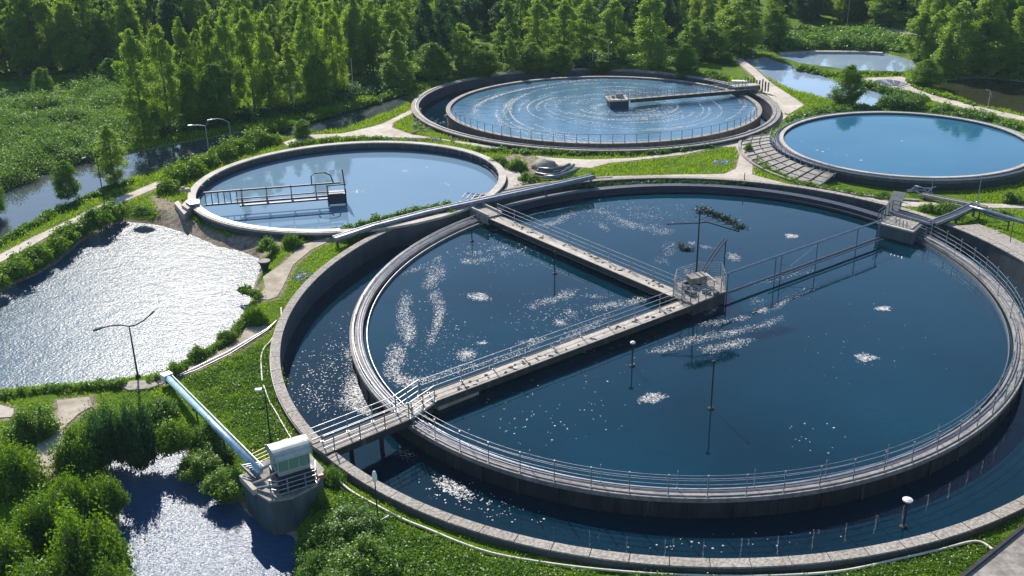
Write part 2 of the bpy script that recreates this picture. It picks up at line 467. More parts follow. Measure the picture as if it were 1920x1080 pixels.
me.vertices.add(ny * nx); me.vertices.foreach_set('co', np.stack([GX, GY, GZ], -1).reshape(-1).astype(np.float32))
me.loops.add(len(Q) * 4); me.loops.foreach_set('vertex_index', Q.reshape(-1).astype(np.int32))
me.polygons.add(len(Q)); me.polygons.foreach_set('loop_start', np.arange(0, len(Q) * 4, 4, dtype=np.int32)); me.polygons.foreach_set('loop_total', np.full(len(Q), 4, np.int32))
at = me.attributes.new('dirt', 'FLOAT', 'POINT'); at.data.foreach_set('value', dirt.reshape(-1).astype(np.float32))
me.update(calc_edges=True)
mgr, nt, out = new_mat('grassy ground')
b = N(nt, 'ShaderNodeBsdfPrincipled', Roughness=.95); b.inputs['Specular IOR Level'].default_value = .1
v = coords(nt)
n1 = N(nt, 'ShaderNodeTexNoise', Scale=.35, Detail=8, Roughness=.7); nt.links.new(v, n1.inputs['Vector'])
r1 = ramp(nt, n1.outputs['Fac'], [(.32, (.025, .07, .004)), (.5, (.07, .15, .005)), (.68, (.135, .2, .008))])
n2 = N(nt, 'ShaderNodeTexNoise', Scale=4.5, Detail=4, Roughness=.7); nt.links.new(v, n2.inputs['Vector'])
r2 = ramp(nt, n2.outputs['Fac'], [(.3, (.55, .55, .55)), (.7, (1.25, 1.2, 1.1))])
mx = N(nt, 'ShaderNodeMix', data_type='RGBA', blend_type='MULTIPLY'); mx.inputs[0].default_value = 1
nt.links.new(r1.outputs[0], mx.inputs[6]); nt.links.new(r2.outputs[0], mx.inputs[7])
n3 = N(nt, 'ShaderNodeTexNoise', Scale=2.2, Detail=6); nt.links.new(v, n3.inputs['Vector'])
r3 = ramp(nt, n3.outputs['Fac'], [(.3, (.13, .105, .075)), (.7, (.33, .28, .22))])
a = N(nt, 'ShaderNodeAttribute', attribute_name='dirt')
ad = N(nt, 'ShaderNodeMath', operation='ADD'); nt.links.new(a.outputs['Fac'], ad.inputs[0])
s1 = N(nt, 'ShaderNodeMath', operation='MULTIPLY_ADD'); s1.inputs[1].default_value = 1.2; s1.inputs[2].default_value = -.6; nt.links.new(n2.outputs['Fac'], s1.inputs[0])
nt.links.new(s1.outputs[0], ad.inputs[1])
rr = ramp(nt, ad.outputs[0], [(.38, (0, 0, 0)), (.55, (1, 1, 1))])
mx2 = N(nt, 'ShaderNodeMix', data_type='RGBA'); nt.links.new(rr.outputs[0], mx2.inputs[0]); nt.links.new(mx.outputs[2], mx2.inputs[6]); nt.links.new(r3.outputs[0], mx2.inputs[7])
nt.links.new(mx2.outputs[2], b.inputs['Base Color'])
bp = N(nt, 'ShaderNodeBump', Strength=1, Distance=.12); nt.links.new(n2.outputs['Fac'], bp.inputs['Height']); nt.links.new(bp.outputs[0], b.inputs['Normal'])
nt.links.new(b.outputs[0], out.inputs[0])
me.materials.append(mgr)
g = link('ground', me); g['kind'] = 'structure'

# pond water from the grid cells that lie inside each pond
for k, mk, nm in (('glitter', 'pond', 'pond_water'), ('lower', 'lower', 'pond_water'), ('ditch', 'ditch', 'ditch_water'), ('mirror', 'mirror', 'pond_water'), ('canal', 'mirror', 'canal_water'), ('dark', 'dark', 'pond_water')):
    lev, bw, _ = PONDS[k]; w = POND_W[k]; c = w.mean(0); mb = MB()
    n = len(w); ar = sum(w[i][0] * w[(i + 1) % n][1] - w[(i + 1) % n][0] * w[i][1] for i in range(n)); sg = 1 if ar > 0 else -1
    pl = []
    for i in range(n):
        e = w[(i + 1) % n] - w[i - 1]; nn = np.array([e[1], -e[0]]) / (np.hypot(*e) + 1e-9) * sg
        pl.append(tuple(w[i] + nn * .7))
    if sg < 0: pl.reverse()
    mb.add([(x, y, lev) for x, y in pl], [tuple(range(n))])
    o = mb.build(nm, W[mk]); o['kind'] = 'structure'

# paths
for k, w in PATH_W.items():
    mb = MB(); mb.prism([tuple(q) for q in w], -.5, .05)
    o = mb.build('path', M['sand'] if k in ('sandy', 'bankside', 'corner') else M['path']); o['kind'] = 'structure'
# ------------------------------------------------------------------ tanks
def disc(E, z, off, mat, name='water', n=160):
    mb = MB(); mb.add([(*ept(E, 2 * PI * i / n, off), z) for i in range(n)], [tuple(range(n))])
    o = mb.build(name, mat); o['kind'] = 'structure'; return o


def handrail(root, pts, h=1.05, levels=(.35, .7, 1.05), r=.028, spacing=2.0, mat='steel', closed=False, knob=False, postr=.03, name='handrail'):
    """rails along pts as one part; each post a sub-part of it"""
    pts = [Vector(p) for p in pts]; mb = MB()
    for lv in levels: mb.tube([p + Vector((0, 0, lv)) for p in pts], r, 6, closed)
    rail = mb.build(name, M[mat], root)
    pm = MB(); hh = h + (.16 if knob else .02)
    pm.box((0, 0, hh / 2), (postr * 2, postr * 2, hh))
    if knob: pm.box((0, 0, hh), (postr * 3.4, postr * 3.4, .1))
    pm.box((0, 0, .02), (postr * 5, postr * 5, .04))
    pme = pm.mesh('post', M[mat])
    seq = pts + ([pts[0]] if closed else []); acc = 0; nxt = 0; off = OFF[rail.name]
    for a, b_ in zip(seq[:-1], seq[1:]):
        L = (b_ - a).length
        while nxt <= acc + L + 1e-6:
            q = a.lerp(b_, (nxt - acc) / L if L else 0); link('post', pme, rail, q - off); nxt += spacing
        acc += L
    return rail


def arc(E, a0, a1, off, z, n=60): return [(*ept(E, a0 + (a1 - a0) * i / n, off), z) for i in range(n + 1)]


# --- the large double tank in front
disc(E1o, -1.35, .08, W['channel'])
disc(E1i, -.5, -.7, W['tank'])
t = thing('settling_tank', (E1o[0], E1o[1], 0), 'largest round concrete tank, ring channel round a deep blue pool crossed by two walkways', 'settling tank', 'round treatment tanks')
T1 = t
MB().ring(E1o, [(0, -4), (0, .3), (.6, .3), (.6, -4)], n=220).build('outer_wall', M['wet_concrete'], t)
k = MB()
NK = 96
for i in range(NK):
    a0 = 2 * PI * i / NK; k.ring(E1o, [(-.05, .3), (-.05, .39), (.56, .39), (.56, .3)], a0 + .0008, a0 + 2 * PI / NK - .0008, 3)
k.build('coping', M['gravel'], t)
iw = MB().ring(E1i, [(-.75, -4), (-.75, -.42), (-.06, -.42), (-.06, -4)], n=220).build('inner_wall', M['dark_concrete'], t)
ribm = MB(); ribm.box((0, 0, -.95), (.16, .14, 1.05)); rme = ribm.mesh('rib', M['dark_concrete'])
for i in range(64):
    a = 2 * PI * i / 64; x, y = ept(E1i, a, -.04); x2, y2 = ept(E1i, a, .5)
    if y > E1i[1] + 6: continue
    o = link('rib', rme, iw, Vector((x, y, 0)) - OFF[t.name]); o.rotation_euler.z = math.atan2(y2 - y, x2 - x)
aL = eang(E1i, P(755, 790)); aR = eang(E1i, P(1712, 432)); aT = eang(E1i, P(925, 402))
if aR < aL: aR += 2 * PI
if aT > aL: aT -= 2 * PI
MB().ring(E1i, [(-.82, -.36), (-.82, -.1), (.06, -.1), (.06, -.36)], aT, aR, n=200).build('rim_walkway', M['concrete'], t)
MB().ring(E1i, [(-1.12, -.6), (-1.12, -.28), (-1.08, -.28), (-1.08, -.57), (-.84, -.57), (-.84, -.6)], aT, aR, n=200).build('weir_channel', M['steel'], t)
MB().ring(E1i, [(-1.0, -.41), (-1.0, -.2), (-.7, -.2), (-.7, .12), (.1, .12), (.1, -.41)], aR, aT + 2 * PI, n=90).build('back_ledge', M['navy'], t)
mb = MB()
for o_, z in ((-.68, -.06), (-.52, -.055), (-.12, -.06)): mb.tube(arc(E1i, aT, aR, o_, z, 200), .03, 6)
mb.build('ring_pipe', M['rail_blue'], t)
handrail(t, arc(E1i, aL + .03, aR - .02, -.1, -.1, 110), spacing=1.95, knob=True, r=.015, postr=.022)
handrail(t, arc(E1i, aL + .03, aR - .02, -.76, -.1, 110), spacing=3.9, r=.012, levels=(.5, .8), postr=.02)
handrail(t, arc(E1i, aT + .02, aL - .03, -.2, -.1, 70), spacing=3.4, levels=(.12, .24), h=.26, r=.025)
# wide gravel shoulder on the right
a0, a1 = eang(E1o, P(1775, 436)), eang(E1o, P(2080, 640))
if a0 < a1: a0 += 2 * PI
MB().ring(E1o, [(.66, -.4), (.66, .36), (3.0, .12), (3.0, -.4)], a1, a0, 60).build('gravel_shoulder', M['gravel'], t)
# dark outlet slab joining the rim and the shoulder
# --- round tank on the left
disc(E2, -.22, -.5, W['skylit'])
t = thing('settling_tank', (E2[0], E2[1], 0), 'round tank of pale milky blue water with a dark half bridge, beside the glittering pond', 'settling tank', 'round treatment tanks')
MB().ring(E2, [(-.55, -3), (-.55, .5), (-.1, .5), (-.1, -3)], n=180).build('tank_wall', M['wet_concrete'], t)
MB().ring(E2, [(-.68, .5), (-.68, .62), (.05, .62), (.05, .42), (-.06, .42), (-.06, .5)], n=180).build('coping', M['pale_concrete'], t)
MB().ring(E2, [(-.85, -.1), (-.85, .02), (-.81, .02), (-.81, -.06), (-.56, -.06), (-.56, -.1)], n=160).build('weir_channel', M['navy'], t)
a0, a1 = eang(E2, P(330, 400)), eang(E2, P(640, 440))
if a1 < a0: a1 += 2 * PI
MB().ring(E2, [(-.74, .0), (-.74, .665), (-.2, .665), (-.2, .64), (-.7, .64), (-.7, .0)], a0, a1, 60).build('pale_lining', M['white_paint'], t)
pm = MB(); pm.box((0, 0, .15), (.1, .1, .66)); pme = pm.mesh('bracket', M['dark_steel'])
for i in range(48):
    x, y = ept(E2, 2 * PI * i / 48, -.76)
    if y > E2[1] - 2: link('bracket', pme, t, Vector((x, y, .05)) - OFF[t.name])
# pale slab round the right end
a0, a1 = eang(E2, P(965, 300)), eang(E2, P(945, 362))
MB().ring(E2, [(.1, -.3), (.1, .22), (1.6, .12), (1.6, -.3)], min(a0, a1), max(a0, a1), 30).build('apron', M['pale_concrete'], t)

# --- the swirling tank at the back
disc(E3o, -.9, .06, W['channel'])
disc(E3i, .18, -.4, W['swirl'])
t = thing('settling_tank', (E3o[0], E3o[1], 0), 'round tank of swirling foam streaked water with a central hub, in front of the wood', 'settling tank', 'round treatment tanks')
MB().ring(E3o, [(0, -3), (0, .3), (.5, .3), (.5, -3)], n=180).build('outer_wall', M['wet_concrete'], t)
MB().ring(E3o, [(-.08, .3), (-.08, .45), (.85, .45), (.85, .3)], n=180).build('coping', M['concrete'], t)
MB().ring(E3i, [(-.45, -3), (-.45, .3), (-.02, .3), (-.02, -3)], n=180).build('inner_wall', M['brown_stone'], t)
MB().ring(E3i, [(-.5, .3), (-.5, .42), (.05, .42), (.05, .3)], n=180).build('rim', M['concrete'], t)
aa0, aa1 = eang(E3i, P(845, 232)), eang(E3i, P(1420, 222))
if aa1 < aa0: aa1 += 2 * PI
handrail(t, arc(E3i, aa0, aa1, -.25, .42, 90), levels=(.9,), h=.9, r=.02, spacing=1.3, mat='rail_blue', postr=.03)
mb = MB(); mb.tube(arc(E3o, 0, 2 * PI, .3, .5, 150)[:-1], .06, 6, True); mb.build('ring_pipe', M['steel'], t)

# --- the raised tank on the right
disc(E4, .82, -.1, W['azure'])
t = thing('settling_tank', (E4[0], E4[1], 0), 'raised round tank of flat azure water with stepped concrete apron, at the right edge', 'settling tank', 'round treatment tanks')
MB().ring(E4, [(0, -1), (0, .95), (.5, .95), (.5, -1)], n=160).build('tank_wall', M['navy'], t)
MB().ring(E4, [(-.05, .95), (-.05, 1.07), (.35, 1.07), (.35, .95)], n=160).build('coping', M['pale_concrete'], t)
MB().ring(E4, [(.52, .66), (.52, .9), (.56, .9), (.56, .74), (.9, .74), (.9, .9), (.96, .9), (.96, .66)], n=160).build('outer_trough', M['dark_steel'], t)
mb = MB(); mb.tube(arc(E4, 0, 2 * PI, .93, .95, 150)[:-1], .05, 6, True); mb.tube(arc(E4, 0, 2 * PI, .72, .97, 150)[:-1], .04, 6, True); mb.build('ring_pipe', M['steel'], t)
mb = MB(); mb.ring(E4, [(.7, -.4), (.7, .655), (.94, .655), (.94, -.4)], n=160); mb.build('skirt', M['navy'], t)
a0, a1 = eang(E4, P(1415, 262)), eang(E4, P(1545, 348))
if a1 < a0: a1 += 2 * PI
ap = thing('spillway_apron', (*ept(E4, (a0 + a1) / 2, 3), 0), 'sloping panelled concrete apron against the left side of the azure tank', 'apron')
NA = 13
pan = []
for i in range(NA):
    b0 = a0 + (a1 - a0) * i / NA; b1 = a0 + (a1 - a0) * (i + 1) / NA
    for (o0, z0), (o1, z1) in (((1.35, .72), (2.3, .52)), ((2.42, .49), (3.2, .32)), ((3.32, .29), (4.0, .14))):
        m2 = MB(); m2.ring(E4, [(o0, z0 - .35), (o0, z0), (o1, z1), (o1, z1 - .35)], b0 + .012, b1 - .012, 3)
        m2.build('panel', M['concrete'], ap)
MB().ring(E4, [(1.32, -.4), (1.32, .42), (4.3, -.02), (4.3, -.4)], a0, a1, 40).build('bed', M['dark_concrete'], ap)
MB().ring(E4, [(4.3, -.3), (4.3, .2), (4.6, .2), (4.6, -.3)], a0 - .2, a1 + .55, 60).build('kerb', M['concrete'], ap)
for i in range(NA + 1):
    b0 = a0 + (a1 - a0) * i / NA
    mb = MB(); mb.bar((*ept(E4, b0, 1.3), .8), (*ept(E4, b0, 4.15), .22), .05, .16); mb.build('rib', M['steel'], ap)
handrail(ap, arc(E4, a0, a1, 1.32, .72, 24), levels=(.4, .75), h=.75, r=.02, spacing=.9)


# ------------------------------------------------------------------ walkways and machinery
def walkway(p0, p1, w, label, cat='walkway', deck='pale_concrete', group=None, th=.22, beams=True, rail_sides=(1, -1), rail_levels=(.35, .7, 1.05), spacing=2.2, debris=0, rr=.02, railmat='steel'):
    p0, p1 = Vector(p0), Vector(p1); d = (p1 - p0); L = d.length; u = d.normalized(); s = Vector((-u.y, u.x, 0)).normalized()
    t = thing('walkway', p0.lerp(p1, .5), label, cat, group)
    MB().bar(p0, p1, w, th).build('deck', M[deck], t)
    if beams:
        for sg in (1, -1):
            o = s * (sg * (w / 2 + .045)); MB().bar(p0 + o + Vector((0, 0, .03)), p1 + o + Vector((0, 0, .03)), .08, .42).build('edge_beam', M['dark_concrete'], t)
    for sg in rail_sides:
        q = s * sg * (w / 2 - .04); n = max(2, int(L / 2))
        handrail(t, [p0.lerp(p1, i / n) + q for i in range(n + 1)], levels=rail_levels, spacing=spacing, r=rr, mat=railmat)
    if debris:
        rg = random.Random(3)
        for i in range(debris):
            mb = MB()
            f = rg.random(); q = p0.lerp(p1, f) + s * rg.uniform(-.18, .34) * w; z = rg.uniform(.02, .06)
            mb.box((q.x, q.y, q.z + z / 2 + .004), (rg.uniform(.08, .3), rg.uniform(.05, .14), z), rg.uniform(0, 3)); mb.build('fitting', M['debris'], t)
    return t


PZ = .3
w1 = walkway(P(924, 406, PZ), P(1279, 556, PZ), 1.15, 'straight concrete walkway from the far rim of the largest tank down to its hub', debris=40, rail_sides=(1,), spacing=2.4, group='walkways of the largest tank')
w2 = walkway(P(1292, 566, PZ), P(800, 748, PZ), 1.1, 'straight concrete walkway from the hub to the near left rim of the largest tank', debris=60, rail_sides=(-1,), spacing=2.4, group='walkways of the largest tank')
# short sloping steps, then the bridge across the ring channel
q0, q1, q2 = P(800, 748, PZ), P(755, 779, .18), P(597, 843, .46)
w3 = walkway(q1, q2, 1.25, 'short grey footbridge over the ring channel beside the pump house', 'footbridge', deck='concrete', group='walkways of the largest tank', spacing=1.7, rr=.026)
for px, py0, py1 in ((661, 838, 868), (717, 812, 848)):
    b0 = P(px, py1, -1.35); mb = MB(); mb.box((b0.x, b0.y, -1.1), (.22, .22, 2.2)); mb.box((b0.x, b0.y, .02), (.5, .3, .14)); mb.build('pier', M['black_iron'], w3)
st = thing('step_flight', q0.lerp(q1, .5), 'short flight of pale steps joining the long walkway to the footbridge', 'steps')
for i in range(6):
    a_ = q0.lerp(q1, i / 6); b_ = q0.lerp(q1, (i + .92) / 6); zz = PZ - .02 * i
    MB().bar((a_.x, a_.y, zz), (b_.x, b_.y, zz), 1.3, .14).build('step', M['pale_concrete'], st)
u = (q1 - q0).normalized(); s_ = Vector((-u.y, u.x, 0)).normalized()
for sg in (1, -1): handrail(st, [q0 + s_ * sg * .62, q1 + s_ * sg * .62], spacing=1.0)
MB().bar(q0 + Vector((0, 0, -.2)), q1 + Vector((0, 0, -.1)), 1.0, .5).build('stringer', M['dark_concrete'], st)
ob = thing('outlet_box', P(850, 742, -.2), 'low yellowish concrete outlet box under the near end of the long walkway', 'outlet box')
pa, pb = P(818, 757, -.15), P(893, 727, -.15)
MB().bar(pa, pb, .5, .5).build('body', M['sand'], ob); MB().bar(pa + Vector((0, 0, .06)), pb + Vector((0, 0, .06)), .62, .055).build('lid', M['concrete'], ob)

# hub platform
hub = thing('hub_platform', P(1318, 548, 0), 'caged machinery platform where the walkways meet in the middle of the largest tank', 'platform')
poly = PP([(1262, 557), (1300, 572), (1360, 548), (1352, 522), (1310, 521), (1268, 534)], PZ + .02)
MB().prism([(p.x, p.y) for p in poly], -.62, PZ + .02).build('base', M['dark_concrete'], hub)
cx = sum(p.x for p in poly) / 6; cy = sum(p.y for p in poly) / 6
MB().prism([(cx + (p.x - cx) * 1.04, cy + (p.y - cy) * 1.04) for p in poly], PZ + .024, PZ + .12).build('deck', M['concrete'], hub)
handrail(hub, [Vector((cx + (p.x - cx), cy + (p.y - cy), PZ + .12)) for p in poly], levels=(.2, .4, .6, .8, 1.0, 1.15), r=.016, spacing=.8, closed=True, h=1.15)
for px, py, w_, h_ in ((1301, 533, .85, .6), (1315, 532, .5, .7)):
    c = P(px, py, PZ + .12); mb = MB(); mb.box((c.x, c.y, c.z + h_ / 2), (w_, .8, h_), .3); mb.box((c.x, c.y, c.z + h_ + .03), (w_ + .1, .9, .06), .3); mb.build('control_cabinet', M['concrete'], hub)
rg = random.Random(5)
for i in range(14):
    mb = MB(); c = P(rg.uniform(1285, 1345), rg.uniform(532, 556), PZ + .12); mb.box((c.x, c.y, c.z + .12), (rg.uniform(.1, .5), rg.uniform(.1, .3), rg.uniform(.1, .4)), rg.uniform(0, 3)); mb.build('motor_gear', M['dark_steel'], hub)
c = P(1322, 528, PZ + .12)
mb = MB(); mb.bar(c + Vector((0, 0, .7)), P(1342, 527, PZ + .9) , .12, .1); mb.build('jib', M['pale_concrete'], hub)
# swing crane beside the mast
cr = thing('davit_crane', P(1312, 524, PZ + .1), 'curved double tube davit leaning out to the right of the mast on the hub', 'davit')
b0 = P(1309, 527, PZ + .1); tip = P(1358, 493, 0); tip = Vector((tip.x, tip.y, PZ + 1.6))
for dx in (-.09, .09):
    pts = [];
    for i in range(9):
        f = i / 8; q = b0.lerp(Vector((tip.x, tip.y, b0.z)), f); q.z = b0.z + 1.55 * (1 - (1 - f) ** 1.7); pts.append(q + Vector((dx, -dx, 0)))
    mb = MB(); mb.tube(pts, .05, 8); mb.build('boom_tube', M['black_iron'], cr)
mb = MB(); mb.tube([Vector((tip.x, tip.y, PZ + 1.62)), Vector((tip.x, tip.y, -.4))], .045, 8); mb.build('drop_tube', M['black_iron'], cr)
# mast with leafy arms
mbase = P(1305, 524, PZ + .12)
mast = thing('mast', mbase, 'tall dark mast with a crossarm overgrown by leafy clumps, standing on the hub', 'mast')
H = top_height(mbase, 396)
mb = MB(); mb.tube([mbase, mbase + Vector((0, 0, H))], .07, 8, r1=.045); mb.build('pole', M['black_iron'], mast)
za = top_height(mbase, 418); k_ = mpp(mbase)
arm = [mbase + Vector(((1245 - 1305) * k_, 0, za - .05)), mbase + Vector((0, 0, za)), mbase + Vector((14 * k_, 0, za + .05)), mbase + Vector((72 * k_, -.5, za - .55))]
mb = MB(); mb.tube(arm, .045, 6); mb.build('crossarm', M['black_iron'], mast)
def clump(cs, n, size, rng):
    C = []
    for c, r in cs: C.append(np.array(c) + rng.normal(size=(n, 3)) * np.array(r) * .45)
    C = np.concatenate(C); return leaves(C, size, rng=rng)
mb = MB()
for q0_, q1_ in (((0, 0, H - .6), (.1, 0, H + .1)), ((0, 0, H - .3), (-.5, .1, H + .05)), ((0, 0, H - .3), (.7, -.1, H + .1)), ((0, 0, za + .2), (1.3, -.1, za + .65)), ((.9, -.1, za + .4), (1.5, -.2, za + .55)), ((1.0, -.1, za), (2.4, -.3, za + .3)), ((.3, 0, za + .1), (2.0, 0, za + .5)), ((1.6, -.2, za - .1), (2.9, -.4, za - .1)), ((.5, 0, H - .1), (1.4, -.1, za + .7))): mb.tube([mbase + Vector(q0_), mbase + Vector(q0_).lerp(Vector(q1_), .5) + Vector((0, 0, .08)), mbase + Vector(q1_)], .022, 5)
mb.build('twig', M['bark'], mast)
cl = [((0.1, 0, H + .05), (.75, .5, .32)), ((.65, 0, H - .1), (.5, .4, .2)), ((1.25, -.1, za + .55), (.5, .4, .22)), ((1.8, -.2, za + .35), (.5, .4, .22)), ((2.3, -.3, za + .15), (.6, .4, .25)), ((2.85, -.45, za - .22), (.6, .4, .25))]
V = clump(cl, 190, .13, np.random.default_rng(4))
link('foliage', quads_mesh('foliage', V, 4, M['weed']), mast)
# skimmer boom to the right rim
pa, pb = P(1356, 552, 0), P(1650, 446, 0)
bm_ = thing('skimmer_boom', pa.lerp(pb, .5), 'long open two rail skimmer boom from the hub to the right rim', 'boom')
mb = MB(); mb.tube([pa + Vector((0, 0, 1.55)), pb + Vector((0, 0, 1.55))], .075, 8); mb.build('top_rail', M['rail_blue'], bm_)
mb = MB(); mb.tube([pa + Vector((0, 0, .02)), pb + Vector((0, 0, .02))], .09, 8); mb.tube([pa.lerp(pb, .25) + Vector((.15, -.35, .04)), pb + Vector((.15, -.35, .04))], .05, 8); mb.build('bottom_rail', M['dark_steel'], bm_)
for f in (.02, .3, .335, .56, .83, .985):
    c = pa.lerp(pb, f); mb = MB(); mb.tube([c + Vector((0, 0, -.75)), c + Vector((0, 0, 1.55))], .045, 6); mb.build('strut', M['rail_blue'], bm_)
mb = MB(); c0, c1 = pa.lerp(pb, .34), pa.lerp(pb, .56)
mb.tube([c0 + Vector((0, 0, .75)), c0.lerp(c1, .25) + Vector((0, 0, .35)), c1 + Vector((0, 0, 1.35))], .02, 6); mb.build('brace', M['dark_steel'], bm_)

# headworks on the right rim
hw = thing('headworks_box', P(1678, 428, 0), 'dark teal concrete inlet box on the right rim at the end of the skimmer boom', 'inlet box')
a_, b_, c_, d_ = P(1644, 428, .1), P(1712, 446, .1), P(1735, 424, .1), P(1672, 408, .1)
MB().prism([(p.x, p.y) for p in (a_, b_, c_, d_)], -1.3, .55).build('body', M['teal_concrete'], hw)
MB().bar(Vector((*a_.lerp(b_, 0).xy, .68)), Vector((*b_.xy, .68)), .3, .13).build('front_kerb', M['pale_concrete'], hw)
MB().prism([(p.x, p.y) for p in (a_.lerp(c_, .12), b_.lerp(d_, .12), c_.lerp(a_, .08), d_.lerp(b_, .08))], .551, .62).build('cover', M['concrete'], hw)
g0 = P(1668, 404, .6)
mb = MB(); mb.bar(g0 + Vector((0, 0, .05)), P(1684, 384, .6) + Vector((0, 0, 1.2)), 1.1, .12); mb.build('hood', M['teal_concrete'], hw)
for i in range(4):
    c = b_.lerp(a_, .15 + .1 * i); mb = MB(); pts = [Vector((c.x, c.y + .3, .62)), Vector((c.x + .1, c.y + .8, 1.1)), Vector((c.x + .35, c.y + 1.3, .8)), Vector((c.x + .5, c.y + 1.7, .3))]; mb.tube(pts, .04, 6); mb.build('pipe_loop', M['steel'], hw)
handrail(hw, [Vector((*a_.xy, .62)), Vector((*d_.xy, .62)), Vector((*d_.lerp(c_, .4).xy, .62))], spacing=.8, mat='dark_steel')


def trough(pts, w, d, name, label, cat, mat='steel', inner='dark_steel', supports=(), zbase=0.0):
    """open U channel along pts (top lip line)"""
    pts = [Vector(p) for p in pts]
    t = thing(name, pts[0].lerp(pts[-1], .5), label, cat)
    body = MB(); lip = MB()
    for a, b2 in zip(pts[:-1], pts[1:]):
        s = Vector((-(b2 - a).y, (b2 - a).x, 0)).normalized()
        body.bar(a + Vector((0, 0, -.06)), b2 + Vector((0, 0, -.06)), w * .82, d)
        for sg in (1, -1): lip.bar(a + s * sg * w * .46, b2 + s * sg * w * .46, w * .1, d * .7)
    body.build('channel', M[inner], t); lip.build('lip', M[mat], t)
    for f in supports:
        n = len(pts) - 1; i = min(int(f * n), n - 1); c = pts[i].lerp(pts[i + 1], f * n - i); mb = MB(); mb.box((c.x, c.y, (c.z - d + zbase) / 2), (.18, .18, max(.1, c.z - d - zbase))); mb.build('support', M['dark_steel'], t)
    return t


trough([P(1672, 394, .9), P(1748, 416, .8), P(1790, 400, .95), P(1830, 381, 1.15)], .75, .35, 'inlet_trough', 'bent steel inlet trough kinked like an elbow, behind the right rim headworks', 'trough', 'steel', 'navy', (.1, .45, .7, .98))
mb = MB(); pp = [P(1818, 388, 1.05), P(1850, 396, 1.0), P(1925, 418, .95), P(1990, 438, .9)]
fp = thing('feed_pipe', pp[1], 'dark blue feed pipe running off the right edge above the lawn', 'pipe')
mb.tube(pp, .17, 10); mb.build('pipe_run', M['rail_blue'], fp, True)
for q in (P(1893, 410, 0.95), P(1838, 392, 1.0), P(1955, 428, .9)):
    mb = MB(); mb.box((q.x, q.y, q.z / 2 - .1), (.09, .09, q.z - .2)); mb.build('support', M['black_iron'], fp)
for q in ((1850, 402), (1872, 408)):
    mb = MB(); c = P(*q, .5)
    mb.tube([c + Vector((-.7, .5, .4)), c, c + Vector((.8, -.4, -.3))], .07, 6); mb.build('valve_pipe', M['rail_blue'], fp)
tr2 = trough([P(1728, 362, .5), P(1800, 376, .5), P(1850, 387, .5)], .5, .25, 'drain_channel', 'slim pale drain channel on trestles below the azure tank', 'channel', 'pale_concrete', 'concrete', (.05, .3, .6, .9))
c = P(1722, 366, 0)
pj = thing('pipe_joint', c, 'tangled joint of small steel pipes at the upper end of the slim drain channel', 'pipe joint')
rg = random.Random(8)
for i in range(7):
    a_ = c + Vector((rg.uniform(-1.2, .9), rg.uniform(-1, .9), rg.uniform(.1, .9))); b_ = c + Vector((rg.uniform(-.6, 1.6), rg.uniform(-1, .6), rg.uniform(.2, 1.0)))
    mb = MB(); mb.tube([a_, a_.lerp(b_, .5) + Vector((0, 0, .2)), b_], .06, 6); mb.build('pipe_run', M['steel' if i % 2 else 'rail_blue'], pj)

# long elevated flume between the left tank and the largest tank
fl = trough([P(627, 444, .95), P(700, 420, .95), P(800, 394, .95), P(870, 379, 1.0), P(950, 362, 1.05), P(1040, 343, 1.1), P(1112, 327, 1.15)], .55, .38, 'flume', 'long straight steel flume on posts between the milky tank and the largest tank', 'flume', 'steel', 'rail_blue', (.01, .2, .4, .62, .8, .99))
# second parallel low kerb
kb = thing('kerb_wall', P(960, 372), 'low pale kerb wall curving beside the long steel flume', 'kerb')
MB().ring(E1o, [(1.1, -.3), (1.1, .3), (1.45, .3), (1.45, -.3)], eang(E1o, P(1150, 338)), eang(E1o, P(885, 372)), 40).build('wall_body', M['concrete'], kb)
# inlet at the junction behind the far walkway end
jb = thing('inlet_chamber', P(895, 388, 0), 'small grey inlet chamber where the steel flume crosses the far end of the walkway', 'chamber')
a_, b_ = P(872, 378, .45), P(928, 404, .45)
MB().bar(a_, b_, 1.5, .7).build('body', M['concrete'], jb)
s = Vector((-(b_ - a_).y, (b_ - a_).x, 0)).normalized()
for sg in (1, -1): MB().bar(a_ + s * sg * .7 + Vector((0, 0, .22)), b_ + s * sg * .7 + Vector((0, 0, .22)), .14, .22).build('side_wall', M['pale_concrete'], jb)
for i in range(5):
    c = P(866 + i * 9, 371 + i * 1.5, .6); mb = MB(); mb.tube([c, c + Vector((.4, .5, .3)), c + Vector((.7, 1.0, .1))], .05, 6); mb.build('pipe_loop', M['dark_steel'], jb)
# pipe bundle on the mound
pbn = thing('pipe_bundle', P(1045, 322), 'bundle of dark curved pipes lying on the rocky mound right of the milky tank', 'pipe bundle')
for i, q in enumerate((((1008, 320), (1040, 323), (1062, 318), (1076, 309)), ((1004, 325), (1030, 330), (1052, 325), (1072, 313)), ((1020, 332), (1045, 331), (1068, 323), (1085, 316)), ((1010, 316), (1035, 318), (1055, 314), (1068, 308)))):
    mb = MB(); mb.tube([P(*w_, .5 + .12 * i) for w_ in q], .16, 8); mb.build('pipe_run', M['dark_steel' if i % 2 else 'rail_blue'], pbn, True)

